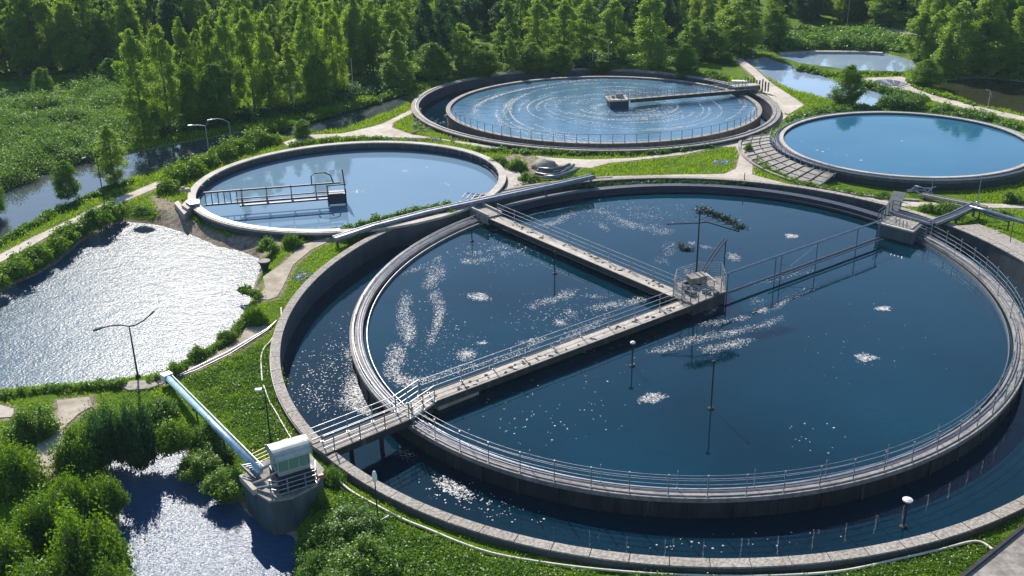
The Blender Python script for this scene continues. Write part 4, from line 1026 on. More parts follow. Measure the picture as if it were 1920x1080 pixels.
frng = np.random.default_rng(5)
FO = []
def foam(cx, cy, rx, ry, tilt, n, z=-.5, s=(.016, .046)):
    """a scatter of flecks whose spread is read off the photograph and laid on the water"""
    u = frng.normal(size=(int(n * 2.2), 2)) * .5; u = u[(u ** 2).sum(1) < 1.3]; ct, st_ = math.cos(R_(tilt)), math.sin(R_(tilt))
    p = [P(cx + a * rx * ct - b_ * ry * st_, cy + a * rx * st_ + b_ * ry * ct, z) for a, b_ in u]
    p = np.array([(q.x, q.y) for q in p])
    FO.append(flecks(p, z, s[0], s[1], frng))
for a in ((758, 575, 14, 30, 10, 260), (762, 610, 18, 30, -5, 320), (768, 625, 14, 25, 0, 160), (745, 665, 20, 22, -30, 300), (735, 690, 18, 18, 0, 220), (750, 710, 30, 14, 20, 260),
          (820, 510, 20, 22, -40, 260), (805, 530, 16, 14, -30, 140), (815, 556, 12, 16, 35, 120), (825, 580, 12, 22, 0, 200), (820, 605, 10, 20, 10, 160), (812, 625, 12, 10, 0, 60), (810, 640, 10, 8, -30, 50),
          (875, 490, 14, 6, 0, 90), (905, 488, 26, 6, -10, 90), (945, 475, 12, 5, 0, 50), (890, 475, 20, 5, 0, 50), (822, 485, 12, 5, -10, 40), (780, 505, 26, 6, -20, 60), (935, 464, 20, 5, -12, 40), (980, 468, 22, 4, -15, 40),
          (875, 665, 18, 12, -10, 240), (1060, 553, 26, 9, -20, 170), (1025, 565, 26, 8, -12, 130), (1115, 556, 26, 5, 0, 60), (1000, 575, 10, 8, 0, 40), (1140, 573, 40, 7, -8, 260), (1195, 563, 26, 8, -15, 220),
          (1050, 605, 14, 7, 0, 110), (1070, 588, 16, 8, 30, 60), (1000, 640, 30, 6, -10, 110), (905, 643, 12, 4, 0, 40), (1090, 620, 60, 7, -27, 220), (960, 665, 60, 8, -20, 120), (855, 695, 60, 8, -15, 140), (780, 715, 40, 10, -10, 170),
          (1058, 408, 40, 8, -25, 180), (1030, 420, 26, 4, -10, 110), (1130, 398, 30, 5, 10, 90), (1160, 412, 26, 5, 15, 110), (1200, 425, 50, 7, 5, 240), (1180, 420, 14, 6, 0, 70), (1210, 405, 40, 5, 5, 60), (1130, 425, 20, 6, 30, 70), (1240, 435, 26, 7, 0, 110), (1195, 390, 40, 4, 0, 30), (1255, 467, 14, 16, -30, 90), (1240, 490, 20, 10, 0, 40),
          (1375, 482, 15, 8, 15, 170), (1298, 456, 8, 4, 0, 40), (1322, 463, 18, 3, 8, 50), (1290, 510, 10, 6, 0, 40), (1060, 375, 60, 6, -4, 40),
          (1430, 582, 18, 7, -10, 150), (1465, 570, 20, 6, -30, 110), (1390, 597, 20, 5, -10, 90), (1340, 605, 34, 6, -5, 160), (1335, 583, 16, 7, -30, 70), (1310, 635, 60, 9, -12, 330), (1380, 622, 40, 8, -15, 240), (1440, 607, 34, 8, -20, 140), (1375, 645, 40, 9, -10, 300), (1250, 655, 40, 7, -8, 160), (1330, 655, 24, 8, 0, 100), (1510, 545, 30, 7, -20, 40), (1480, 560, 30, 5, -15, 30), (1420, 565, 20, 8, 0, 30), (1440, 525, 50, 6, -12, 50), (1500, 512, 40, 5, -10, 30)):
    foam(*a)
foam(1060, 640, 260, 120, 0, 100, s=(.02, .055)); foam(1030, 790, 150, 50, 0, 30, s=(.03, .06)); foam(820, 660, 90, 90, 0, 160, s=(.02, .05)); foam(1530, 815, 50, 35, 0, 8, s=(.04, .07)); foam(1600, 640, 200, 90, 0, 24, s=(.02, .05)); foam(950, 470, 120, 40, 0, 120, s=(.03, .06)); foam(1180, 400, 160, 25, 0, 130, s=(.03, .06)); foam(1080, 600, 120, 60, 0, 110, s=(.03, .06))
o = link('foam', quads_mesh('foam', np.concatenate(FO), 6, M['foam'])); tag(o, 'white foam flecks drifting in streaks on the largest pool', 'foam', kind='stuff')
FO = []
foam(675, 735, 34, 34, 0, 1100, -1.35, (.02, .055)); foam(655, 755, 26, 16, 0, 160, -1.35); foam(655, 665, 14, 16, 0, 120, -1.35); foam(690, 770, 28, 10, 10, 260, -1.35); foam(660, 700, 18, 30, 0, 130, -1.35)
foam(850, 915, 40, 14, 28, 260, -1.35, (.03, .07)); foam(760, 850, 20, 14, 0, 50, -1.35); foam(620, 680, 50, 100, 30, 150, -1.35, (.03, .06)); foam(900, 940, 120, 30, 15, 60, -1.35, (.03, .06)); foam(1350, 1020, 250, 20, -3, 14, -1.35, (.04, .07)); foam(590, 740, 40, 70, -30, 90, -1.35, (.03, .06))  # the first patch here is water glitter drawn as foam flecks
o = link('foam', quads_mesh('foam', np.concatenate(FO), 6, M['foam'])); tag(o, 'white foam gathered in the ring channel beside the footbridge and painted glitter flecks below it', 'foam', kind='stuff')
# compact rafts
for (cx, cy, rx, ry, lb) in ((898, 557, 19, 7, 'oval raft of white foam in the left sector of the big pool'), (1222, 747, 22, 9, 'domed raft of white foam lowest in the dark pool'), (1622, 671, 18, 7, 'pointed raft of white foam near the right rim'), (1657, 579, 12, 4, 'thin raft of white foam below the skimmer boom'), (1484, 443, 11, 4, 'small far raft of white foam above the skimmer boom')):
    FO = []; z = -.5
    u = frng.uniform(-1, 1, (620, 2)); u = u[(u ** 2).sum(1) < 1]; u[:, 0] += .25 * np.sin(u[:, 1] * 3 + cx); u *= (1 + .2 * frng.normal(size=(len(u), 1))); p = np.array([tuple(P(cx + a * rx, cy + b_ * ry, z).xy) for a, b_ in u])
    tag(link('foam_raft', quads_mesh('foam_raft', flecks(p, z + .01, .022, .055, frng), 6, M['foam'])), lb, 'foam raft')
# small pale scraps on the milky and the azure tank
SC = ((660, 350, E2, .02), (696, 352, E2, .02), (760, 322, E2, .02), (835, 345, E2, .02), (800, 314, E2, .02), (716, 313, E2, .02), (672, 358, E2, .02))
p = []
for px, py, E, z in SC:
    q = P(px, py, -.22); nn = 14 if px in (760, 835, 672) else 5
    p += [(q.x + frng.normal() * .28 * (nn > 5), q.y + frng.normal() * .3 * (nn > 5)) for _ in range(nn)]
tag(link('foam', quads_mesh('foam', flecks(np.array(p), -.21, .04, .11, frng), 6, M['foam'])), 'few white foam scraps on the milky pale tank', 'foam', kind='stuff')
p = [tuple(P(px, py, .82).xy) for px, py in ((1533, 273), (1554, 280), (1589, 292), (1614, 301), (1691, 265), (1532, 282), (1500, 265), (1503, 266), (1543, 285))]
tag(link('foam', quads_mesh('foam', flecks(np.array(p), .83, .1, .2, frng), 6, M['foam'])), 'few white scraps floating on the azure tank', 'foam', kind='stuff')
# swirl streaks: broken spiral arcs of flecks round the hub
p = []; hubc = np.array([h3.location.x, h3.location.y + 1.2])
def swirl(r0, r1, a0, a1, n, wid, dens=1.0):
    for i in range(n):
        f = frng.random(); a = R_(a0 + (a1 - a0) * f); r = r0 + (r1 - r0) * f + frng.normal() * wid * (.4 + frng.random())
        r *= 1 + .05 * math.sin(2 * a + r * .35) + .03 * math.sin(3 * a - r * .8)
        q = (hubc[0] + r * math.cos(a) * 1.04, hubc[1] + r * math.sin(a) * .97)
        p.append(q)
for i in range(80):
    r = 3.0 + 14.3 * frng.random() ** .85; a0 = frng.uniform(0, 360); span = frng.uniform(18, 75) * (1.2 - .4 * i / 70)
    swirl(r, r + frng.uniform(.2, .9), a0, a0 + span, int(span * r * .42), frng.uniform(.03, .22))
for a in ((2.6, 3.4, 150, 350, 420, .35), (2.2, 3, 100, 200, 260, .4), (4.2, 5.2, 190, 330, 420, .16), (6.5, 7.5, 200, 340, 420, .12), (5.5, 6.2, 300, 380, 200, .25), (3.6, 5.0, 330, 375, 200, .4), (8.2, 9.0, 160, 260, 330, .1), (9.5, 11.5, 200, 300, 330, .1), (16.6, 16.8, 60, 200, 620, .25), (17.1, 17.2, 240, 330, 300, .2)):
    swirl(*a)
p = np.array(p); keep = eoff(p[:, 0], p[:, 1], E3i) < -.6; p = p[keep]
tag(link('foam', quads_mesh('foam', flecks(p, .19, .022, .075, frng), 6, M['foam'])), 'white foam streaks circling the hub of the swirling tank', 'foam', kind='stuff')
# far industrial shed behind the trees
c = P(1278, 24); sh = thing('shed', c, 'pale industrial shed half hidden behind the trees at the top edge', 'shed')
mb = MB(); mb.box((c.x, c.y, 2.2), (9, 6, 4.4), .15); mb.build('walls', M['pale_concrete'], sh)
mb = MB(); mb.bar((c.x - 5, c.y, 4.9), (c.x + 5, c.y + 1.4, 4.9), 6.6, .48); mb.build('roof', M['steel'], sh)
for i in range(4):
    mb = MB(); q = Vector((c.x - 3.3 + i * 2.1, c.y - 3.28 + i * .32, 2.4)); mb.box(q, (1.1, .12, 1.2), .15); mb.build('window', M['navy'], sh)
# ------------------------------------------------------------------ vegetation
def crown_mesh(name, seed, H, R, base, shape, ncl, nlf, lsize, mat):
    rng = np.random.default_rng(seed); Cs = []; Os = []
    def prof(t):
        if shape == 'cone': return (1 - t ** 1.6) ** .9 * np.minimum(1, t * 5 + .45)
        if shape == 'column': return np.sin(PI * np.clip(t * .92 + .06, 0, 1) ** .95) ** .5
        if shape == 'egg': return np.sin(PI * np.clip(t * .92 + .06, 0, 1) ** .82) ** .62
        return np.sqrt(np.clip(1 - t ** 2, 0, 1))
    T = rng.random(ncl * 4); T = T[rng.random(ncl * 4) < prof(T) * .9 + .1][:ncl]
    lob = rng.uniform(0, 2 * PI, 3)
    for i, t in enumerate(T):
        a = i * 2.39996 + rng.normal() * .5; lo = 1 + .2 * math.sin(2 * a + lob[0] + t * 5) + .2 * math.sin(t * 17 + lob[2] + a) + .14 * math.sin(3 * a + lob[1] - t * 7)
        rad = prof(t) * R * lo * (.35 + .65 * math.sqrt(rng.random())) * .9
        c = np.array([rad * math.cos(a), rad * math.sin(a), base + (H - base) * t + rng.normal() * H * .012])
        sz = R * rng.uniform(.18, .46) * (.45 + .65 * prof(t))
        k = max(6, int(nlf * rng.uniform(.6, 1.4)))
        d = rng.normal(size=(k, 3)); d /= np.linalg.norm(d, axis=1, keepdims=True); d *= rng.random((k, 1)) ** .45
        pts = c + d * np.array([sz, sz, sz * .8])
        o = d * .5 + np.array([math.cos(a), math.sin(a), .4]) * (rad / R)
        Cs.append(pts); Os.append(o)
    # leader shoots at the top
    k = int(nlf * 2); z = rng.random(k); Cs.append(np.stack([rng.normal(size=k) * R * .2 * (1.1 - z), rng.normal(size=k) * R * .2 * (1.1 - z), H * (.9 + .11 * z)], 1)); Os.append(np.zeros((k, 3)))
    C = np.concatenate(Cs); O = np.concatenate(Os)
    return quads_mesh(name, leaves(C, lsize, O, rng), 4, M[mat])


def trunk_mesh(seed, H, R, base, r=.16):
    rg = random.Random(seed); mb = MB(); pts = [Vector((rg.uniform(-.1, .1) * i * .3, rg.uniform(-.1, .1) * i * .3, H * .95 * i / 6 - .3 * (i == 0))) for i in range(7)]
    mb.tube(pts, r, 8, r1=.03)
    for i in range(9):
        f = rg.uniform(.15, .8); c = pts[int(f * 6)].lerp(pts[min(6, int(f * 6) + 1)], f * 6 - int(f * 6)); a = rg.uniform(0, 2 * PI); L = R * rg.uniform(.5, .8) * (1.1 - f)
        mb.tube([c, c + Vector((math.cos(a) * L * .5, math.sin(a) * L * .5, L * .35)), c + Vector((math.cos(a) * L, math.sin(a) * L, L * .9))], r * .35, 5, r1=.015)
    return mb.mesh('trunk', M['bark'])


PROTO = {}
def proto(kind, n, **k):
    PROTO[kind] = []
    for i in range(n):
        s = sum(map(ord, kind)) * 13 + i
        PROTO[kind].append((crown_mesh('crown', s, k['H'], k['R'], k['base'], k['shape'], k['ncl'], k['nlf'], k['ls'], k['mat']), trunk_mesh(s, k['H'], k['R'], k['base'], k.get('r', .16)), k['H'], k['R']))
proto('birch', 4, H=10, R=1.9, base=.35, shape='egg', ncl=130, nlf=165, ls=.15, mat='leaf_birch')
proto('poplar', 4, H=10, R=1.35, base=.3, shape='column', ncl=120, nlf=150, ls=.145, mat='leaf_birch')
proto('conical', 3, H=10, R=1.8, base=.3, shape='cone', ncl=130, nlf=150, ls=.15, mat='leaf_birch')
proto('dark', 4, H=10, R=2.0, base=.3, shape='egg', ncl=130, nlf=150, ls=.155, mat='leaf_dark')
proto('broad', 3, H=10, R=3.4, base=.2, shape='egg', ncl=130, nlf=170, ls=.23, mat='leaf_shrub')
NAMES = {'birch': 'birch_tree', 'poplar': 'poplar_tree', 'conical': 'conical_tree', 'dark': 'dark_tree', 'broad': 'leafy_tree'}
trng = random.Random(17)


def tree(kind, px, yb, yt, wpx=None, label=None, group=None, base=None, H=None):
    b0 = base if base is not None else P(px, yb)
    H = H or top_height(b0, yt)
    cm, tm, h0, r0 = trng.choice(PROTO[kind]); sz = H / h0
    sr = sz * trng.uniform(.85, 1.15) if wpx is None else wpx * mpp(b0) / 2 / r0
    t = thing(NAMES[kind], b0, label, 'tree', group); t.rotation_euler.z = trng.uniform(0, 6.28)
    for nm, m_ in (('trunk', tm), ('crown', cm)):
        o = link(nm, m_, t); o.scale = (sr, sr, sz)
    return t


TREES = [  # kind, x, base y, top y, width px, label
    ('broad', 85, 180, 127, 36, 'small round tree standing alone on the shaded meadow'), ('broad', 213, 163, 110, 40, 'small round tree at the left foot of the tall birches'), ('broad', 165, 146, 121, 24, 'smallest dark tree in the meadow shade'),
    ('birch', 272, 258, 58, 66, 'tallest pale birch, leftmost of the big front group'), ('birch', 320, 250, 50, 60, 'pale birch right beside the leftmost tall birch'), ('poplar', 356, 215, 36, 34, 'slim tree behind the leftmost tall birches, rounded top'),
    ('poplar', 384, 215, 55, 32, 'slim tree second behind the front birch group'), ('poplar', 404, 205, 33, 34, 'slim tree third behind the front birch group'), ('broad', 362, 240, 120, 58, 'bushy young tree at the foot of the front birch group'), ('broad', 410, 232, 122, 66, 'bushy tree right of the foot of the front birch group'),
    ('birch', 438, 215, 22, 56, 'tall bright tree above the two hedge lamps'), ('birch', 478, 205, 15, 52, 'tall bright tree right of the hedge lamps'), ('poplar', 508, 200, 38, 40, 'tall slim tree left of the small two armed lamp'),
    ('conical', 548, 205, 80, 58, 'pointed young tree behind the small two armed lamp'), ('birch', 590, 185, -2, 54, 'tall tree right of the small two armed lamp'), ('birch', 630, 178, 8, 50, 'tall tree above the bare slim pole'), ('broad', 598, 198, 105, 50, 'loose grey green tree at the canal hedge'),
    ('birch', 216, 345, 235, 52, 'single leaning bright tree beside the left canal'), ('broad', 128, 372, 304, 48, 'round bush tree standing in the water of the left canal'), ('broad', -6, 400, 325, 40, 'dark bush tree cut by the left edge beside the canal'),
    ('conical', 748, 163, 57, 66, 'bright pointed tree at the left end of the swirling tank'), ('birch', 668, 138, 8, 48, 'tall tree left of the bright pointed tree'), ('birch', 700, 135, 3, 50, 'very tall tree just left of the bright pointed tree'), ('birch', 742, 128, 0, 58, 'broad tall tree behind the bright pointed tree'),
    ('dark', 798, 132, -4, 48, 'dark tree left of the slim birch behind the swirling tank'), ('dark', 832, 130, -2, 44, 'second dark tree behind the left of the swirling tank'), ('poplar', 866, 138, 43, 40, 'slim bright birch before the dark trees'),
    ('broad', 812, 150, 80, 66, 'round bright bush tree behind the leftmost slim pole'), ('broad', 905, 146, 85, 64, 'round bright bush tree left of the two close poles'), ('poplar', 957, 140, 58, 26, 'very thin young tree beside the two close poles'), ('broad', 998, 138, 80, 60, 'round bush tree right of the two close poles'), ('broad', 1050, 138, 84, 52, 'round bush tree behind the middle of the swirling tank'),
    ('conical', 952, 120, -4, 66, 'tall broad conical tree above the two close poles'), ('birch', 1008, 118, 0, 50, 'tall birch in the middle of the back wood'), ('birch', 1058, 118, 2, 54, 'tall birch above the middle of the swirling tank'), ('birch', 1100, 116, -2, 52, 'tall birch left of the tallest pale pole'), ('birch', 1150, 120, 2, 56, 'tall birch over the hub of the swirling tank'),
    ('birch', 1217, 128, -8, 74, 'largest birch above the right half of the swirling tank'), ('broad', 1128, 136, 108, 46, 'low bush at the foot of the pale poles'), ('broad', 1286, 140, 84, 44, 'round dark bush tree right of the largest back birch'), ('birch', 1296, 112, 40, 52, 'mid height tree left of the upper right path'), ('broad', 1330, 108, 44, 60, 'bushy tree at the corner of the upper right path'),
    ('birch', 1388, 100, -12, 80, 'big tree above the lamp with one straight arm'), ('broad', 1450, 88, 18, 58, 'bright bushy tree left of the far rough ground'), ('birch', 1362, 96, 10, 50, 'tree behind the corner of the upper right path'),
    ('birch', 1722, 112, 22, 58, 'leftmost bright tree of the right hand wood'), ('birch', 1752, 118, 20, 50, 'second bright tree of the right hand wood'), ('birch', 1788, 139, 5, 74, 'tall bright tree above the dark green pond'), ('conical', 1768, 142, 62, 40, 'pale pointed tree at the corner of the dark green pond'), ('birch', 1838, 138, -14, 66, 'tall tree in the middle of the right hand wood'),
    ('birch', 1862, 140, 34, 60, 'darker rounded tree in the right hand wood'), ('birch', 1905, 141, 12, 64, 'tree at the right edge of the right hand wood'), ('birch', 1890, 128, -18, 60, 'very tall tree behind the right edge of the right hand wood'),
    ('broad', 1588, 196, 124, 54, 'round clipped tree standing between the canal and its bank'), ('broad', 1352, 118, 92, 40, 'low bush at the bend of the upper right path'), ('broad', 1735, 160, 112, 56, 'dark bushy tree between the far path and the dark pond'), ('broad', 568, 258, 225, 34, 'small bright round shrub tree at the canal end of the path'),
    ('birch', 1655, 52, -25, 60, 'far tree behind the widest stone field'),
]
for k, x, yb, yt, w, lb in TREES: tree(k, x, yb, yt, w, lb)


def fill(poly, n, kinds, hts, mind, label, group, seed):
    rg = random.Random(seed); w = np.array([(p.x, p.y) for p in PP(poly)]); x0, x1, y0, y1 = near_px(w, 0); pts = []; tries = 0
    while len(pts) < n and tries < 6000:
        tries += 1; x, y = rg.uniform(x0, x1), rg.uniform(y0, y1)
        if sdist(np.array([x]), np.array([y]), w)[0] > 0: continue
        if any((x - a) ** 2 + (y - b_) ** 2 < mind ** 2 for a, b_ in pts): continue
        pts.append((x, y))
    for x, y in pts: tree(rg.choice(kinds), 0, 0, 0, None, label, group, Vector((x, y, 0)), rg.uniform(*hts))
    return len(pts)


fill([(-60, 140), (60, 134), (150, 126), (250, 122), (420, 108), (430, 60), (200, 30), (-60, 30)], 80, ['birch', 'poplar', 'dark', 'birch'], (9, 12.5), 2.3, 'tall close standing tree in the dark wood behind the left meadow', 'trees of the dark wood behind the left meadow', 1)
fill([(-60, 150), (70, 142), (160, 134), (250, 130), (250, 118), (60, 126), (-60, 134)], 22, ['birch', 'poplar', 'birch', 'dark'], (9.5, 12.5), 1.9, 'tall tree in the front row of the dark wood behind the left meadow', 'front row of the dark wood behind the left meadow', 8)
fill([(430, 130), (660, 100), (900, 90), (1200, 85), (1200, 40), (900, 30), (600, 40), (430, 60)], 62, ['birch', 'dark', 'poplar', 'birch'], (9, 12), 3.2, 'tall tree in the depth of the wood behind the milky and the swirling tank', 'trees deep in the middle wood', 2)
fill([(440, 190), (640, 150), (720, 130), (700, 100), (560, 120), (430, 160)], 14, ['birch', 'poplar'], (8, 11), 2.6, 'bright tree in the thick of the wood above the canal hedge', 'trees above the canal hedge', 3)
fill([(-100, 25), (1300, 25), (1330, -12), (-140, -12)], 64, ['dark', 'birch', 'poplar', 'dark'], (11, 15.5), 4.2, 'far tree at the top edge, at the back of the wood', 'trees at the back of the wood', 4)
fill([(1210, 80), (1380, 80), (1470, 60), (1470, 25), (1330, 22), (1215, 50)], 20, ['birch', 'dark', 'birch'], (7, 10.5), 3.0, 'tree in the wood behind the bend of the upper right path', 'trees behind the upper right path', 5)
fill([(1480, 46), (1735, 48), (1740, -8), (1430, -8)], 46, ['birch', 'dark', 'broad'], (7.5, 10.5), 3.2, 'far dark tree beyond the pale stone fields', 'trees beyond the stone fields', 6)
fill([(1740, 110), (1800, 130), (1990, 140), (1990, 20), (1740, 20)], 34, ['birch', 'birch', 'dark'], (9, 12), 3.2, 'tree in the depth of the right hand wood', 'trees of the right hand wood', 7)


def dome_leaves(x, y, z, r, h, n, ls, rng):
    d = rng.normal(size=(n, 3)); d[:, 2] = np.abs(d[:, 2]); d /= np.linalg.norm(d, axis=1, keepdims=True)
    lob = 1 + .18 * np.sin(3 * np.arctan2(d[:, 1], d[:, 0]) + rng.uniform(0, 6)) + .15 * np.sin(5 * d[:, 2] + rng.uniform(0, 6))
    S = rng.normal(size=(12, 3)); S[:, 2] = np.abs(S[:, 2]) + .3; S /= np.linalg.norm(S, axis=1, keepdims=True)
    ext = np.clip(((d @ S.T).max(1) - .93) / .07, 0, 1) * rng.random(n) * .55
    rad = (rng.random((n, 1)) ** .3) * (lob + ext)[:, None]
    C = np.array([x, y, z]) + d * rad * np.array([r, r, h])
    return leaves(C, ls, d, rng)


def bush_mesh(seed, n, ls, mat, lobes=9, tall=1.0):
    rng = np.random.default_rng(seed); Vs = []
    for i in range(lobes):
        a = rng.uniform(0, 2 * PI); q = math.sqrt(rng.random()) * .7; r = rng.uniform(.3, .55) * (9 / lobes) ** .3
        Vs.append(dome_leaves(q * math.cos(a), q * math.sin(a), rng.uniform(0, .25) * tall, r, rng.uniform(.45, .85) * tall * (1.15 - q * .6), n // lobes, ls, rng))
    V = np.concatenate(Vs); top = V[..., 2].max(); V[..., 2] /= top
    return quads_mesh('foliage', V, 4, M[mat])


def stem_mesh(seed):
    rg = random.Random(seed); mb = MB()
    for i in range(7):
        a = rg.uniform(0, 6.28); mb.tube([Vector((0, 0, -.1)), Vector((math.cos(a) * .2, math.sin(a) * .2, .35)), Vector((math.cos(a) * .42, math.sin(a) * .42, .7))], .03, 5, r1=.008)
    return mb.mesh('stem', M['bark'])


BUSH = {'meadow': [bush_mesh(500 + i, 7000, .075, 'leaf_sage', 22) for i in range(3)], 'near': [bush_mesh(100 + i, 20000, .062, 'leaf_shrub', 30) for i in range(4)], 'mid': [bush_mesh(200 + i, 6000, .085, 'leaf_shrub') for i in range(3)], 'sage': [bush_mesh(300 + i, 6000, .08, 'leaf_sage') for i in range(2)], 'deep': [bush_mesh(400 + i, 20000, .06, 'leaf_dark', 30) for i in range(2)]}
STEM = [stem_mesh(i) for i in range(3)]


def bush(kind, px, yb, yt, wpx, label, z=0.0, group=None):
    b0 = P(px, yb, z); r = wpx * mpp(b0) / 2; H = top_height(b0 + Vector((0, r * .35, 0)), yt)
    t = thing('bush', b0, label, 'bush', group); t.rotation_euler.z = trng.uniform(0, 6.28)
    for nm, m_ in (('stem', trng.choice(STEM)), ('foliage', trng.choice(BUSH[kind]))):
        o = link(nm, m_, t); o.scale = (r, r, max(.2, H))
    return t


BUSHES = [
    ('near', 62, 815, 738, 110, 'yellow green bush beside the pale pad at the left edge'), ('deep', 205, 862, 722, 92, 'tall dark bush, left of the pair above the lower pond'), ('deep', 262, 868, 718, 86, 'tall dark bush, right of the pair above the lower pond'), ('near', 150, 880, 772, 100, 'bright bush right of the curved worn track'),
    ('near', 30, 920, 790, 130, 'large bush left of the curved worn track'), ('near', 95, 1015, 880, 130, 'large bush below the end of the curved worn track'), ('near', 172, 1085, 905, 160, 'largest bush at the left shore of the lower pond'), ('near', 15, 1090, 955, 130, 'bush in the lower left corner'), ('near', 70, 1150, 1010, 140, 'bush cut by the bottom edge near the lower left corner'), ('near', 218, 1140, 1025, 110, 'bush cut by the bottom edge at the lower pond'), ('near', 140, 975, 852, 110, 'bush between the dark pair and the left shore of the lower pond'), ('near', 200, 960, 870, 90, 'low bush at the left tip of the lower pond'),
    ('mid', 335, 842, 770, 90, 'bush on the bank left of the light blue pipe'), ('near', 375, 885, 832, 90, 'low bush on the shore above the sparkling lower pond'), ('near', 425, 920, 862, 96, 'bush on the shore left of the pump house'), ('near', 400, 860, 815, 80, 'bush under the light blue pipe'), ('mid', 300, 775, 735, 80, 'bush below the upper end of the light blue pipe'), ('near', 385, 830, 775, 80, 'dark leaning bush along the light blue pipe'),
    ('near', 608, 1030, 965, 120, 'round bush right of the pump house, nearest the water'), ('near', 690, 1070, 985, 140, 'large bush on the near grass below the white paddle post'), ('near', 590, 1078, 1018, 90, 'bush at the bottom right shore of the lower pond'), ('near', 640, 1110, 1050, 130, 'bush cut by the bottom edge right of the lower pond'), ('near', 625, 915, 862, 60, 'bush touching the right side of the pump house'), ('near', 590, 955, 900, 66, 'dark bush under the right side of the pump house'), ('near', 660, 990, 935, 110, 'bush on the slope between the pump house and the near kerb'),
    ('mid', 372, 672, 642, 40, 'grey green round bush at the sparkling pond shore'), ('mid', 423, 640, 612, 44, 'bush at the right shore of the sparkling pond'), ('mid', 330, 703, 672, 40, 'low bush beside the two armed lamp'), ('mid', 480, 605, 560, 50, 'bush between the sandy bank and the sparkling pond'), ('mid', 548, 462, 430, 40, 'bush below the pale wall of the milky tank'), ('mid', 505, 470, 440, 50, 'low bush at the top right shore of the sparkling pond'),
    ('mid', 190, 420, 380, 60, 'bush at the foot of the dark lamp by the canal path'), ('mid', 268, 402, 378, 44, 'bush at the upper corner of the sparkling pond'), ('mid', 500, 270, 245, 50, 'tallest lump of hedge at the canal end of the milky tank'),
    ('mid', 665, 450, 425, 46, 'yellow green bush under the long flume'), ('mid', 712, 438, 412, 40, 'second yellow green bush under the long flume'), ('mid', 845, 408, 385, 44, 'dark bush beside the far end of the walkway'), ('mid', 1078, 343, 325, 46, 'bush under the right end of the long flume'), ('mid', 1108, 340, 318, 22, 'small bush at the very end of the long flume'),
    ('mid', 1770, 402, 372, 56, 'bright bush inside the elbow of the steel trough'), ('mid', 1735, 395, 375, 34, 'small bush below the pipe joint'), ('mid', 1900, 378, 352, 46, 'bush at the right edge below the azure tank'), ('mid', 1660, 372, 358, 40, 'low bush behind the right headworks'),
    ('sage', 1672, 205, 165, 60, 'loose grey green bush at the shore of the far canal'), ('sage', 1718, 203, 168, 64, 'twiggy dark bush beside the far path'), ('mid', 1402, 285, 262, 20, 'tiny bush on the traffic island of the path fork'), ('mid', 1290, 145, 122, 60, 'low bush behind the right rim of the swirling tank'), ('mid', 1345, 150, 128, 50, 'low bush before the drive house'),
    ('mid', 935, 312, 285, 50, 'dry tall bush right of the milky tank'), ('mid', 968, 318, 288, 44, 'bush between the milky tank and the boulder'), ('mid', 995, 338, 318, 44, 'low bush at the foot of the boulder'),
]
for k, x, yb, yt, w, lb in BUSHES:
    bush(k, x, yb, yt, w, lb, -.4 if (k != 'mid' and yb > 830 and x < 640) else 0.0)


mrg = random.Random(44)
for i in range(26):
    px, py = mrg.uniform(-30, 235), mrg.uniform(205, 300)
    if py > 345 - px * .22: continue
    bush('meadow', px, py, py - mrg.uniform(22, 46), mrg.uniform(44, 84), 'tall grey green shrub rising from the thicket on the left meadow', 0.0, 'shrubs of the left meadow')


def hedge(pts, w, h, label, mat='leaf_shrub', ls=.2, dens=1.0, seed=0, name='hedge', kind=None, cat='hedge', z=0.0):
    rng = np.random.default_rng(seed + 50); W_ = PP(pts); Vs = []
    for a, b_ in zip(W_[:-1], W_[1:]):
        L = (b_ - a).length; n = max(1, int(L / (w * .36)))
        for i in range(n):
            c = a.lerp(b_, (i + rng.random()) / n); r = w * rng.uniform(.3, .58); x, y = c.x + rng.normal() * w * .14, c.y + rng.normal() * w * .14
            Vs.append(dome_leaves(x, y, z - .1, r, h * rng.uniform(.65, 1.15), int(260 * dens * r * r / (ls * ls) * .12 * max(1, h / w)), ls, rng))
    o = link(name, quads_mesh(name, np.concatenate(Vs), 4, M[mat])); return tag(o, label, cat, kind=kind)


hedge([(-60, 575), (0, 530), (40, 500), (90, 470), (130, 445), (180, 415), (228, 394)], 1.9, 1.0, 'leafy hedge between the canal path and the sparkling pond', seed=1, ls=.17, dens=1.4)
hedge([(-50, 482), (40, 436), (100, 402), (150, 380), (205, 354), (250, 343)], 1.1, .45, 'low hedge on the canal side of the left path', seed=2, ls=.17)
hedge([(312, 356), (350, 330), (400, 305), (450, 286), (495, 270), (525, 264)], 2.3, 1.5, 'thick hedge round the back of the milky tank', seed=3, ls=.2, dens=1.3)
hedge([(455, 257), (520, 241), (600, 219), (680, 196), (760, 172), (835, 156)], 1.5, .6, 'long low hedge strip on the far side of the canal', seed=4, ls=.22)
hedge([(545, 276), (600, 267), (680, 263), (725, 262)], 1.3, .5, 'low green strip between the plaza path and the milky tank', seed=5, ls=.18)
hedge([(545, 452), (610, 441), (690, 420), (760, 402), (850, 383)], 1.0, .45, 'low weeds under the long flume at the milky tank', seed=6, ls=.16)
hedge([(640, 455), (700, 437), (770, 418), (850, 398)], 1.0, .5, 'strip of weeds between the flume and the largest tank', seed=7, ls=.16)
hedge([(900, 282), (1000, 288), (1120, 291), (1240, 288), (1340, 275)], 1.0, .45, 'dark low hedge at the front foot of the swirling tank', seed=8, ls=.2, mat='leaf_sage')
hedge([(960, 364), (1040, 352), (1120, 347), (1250, 343), (1400, 346), (1500, 355)], .8, .3, 'dark low ground hedge along the back of the largest tank', seed=9, ls=.15, mat='leaf_dark')
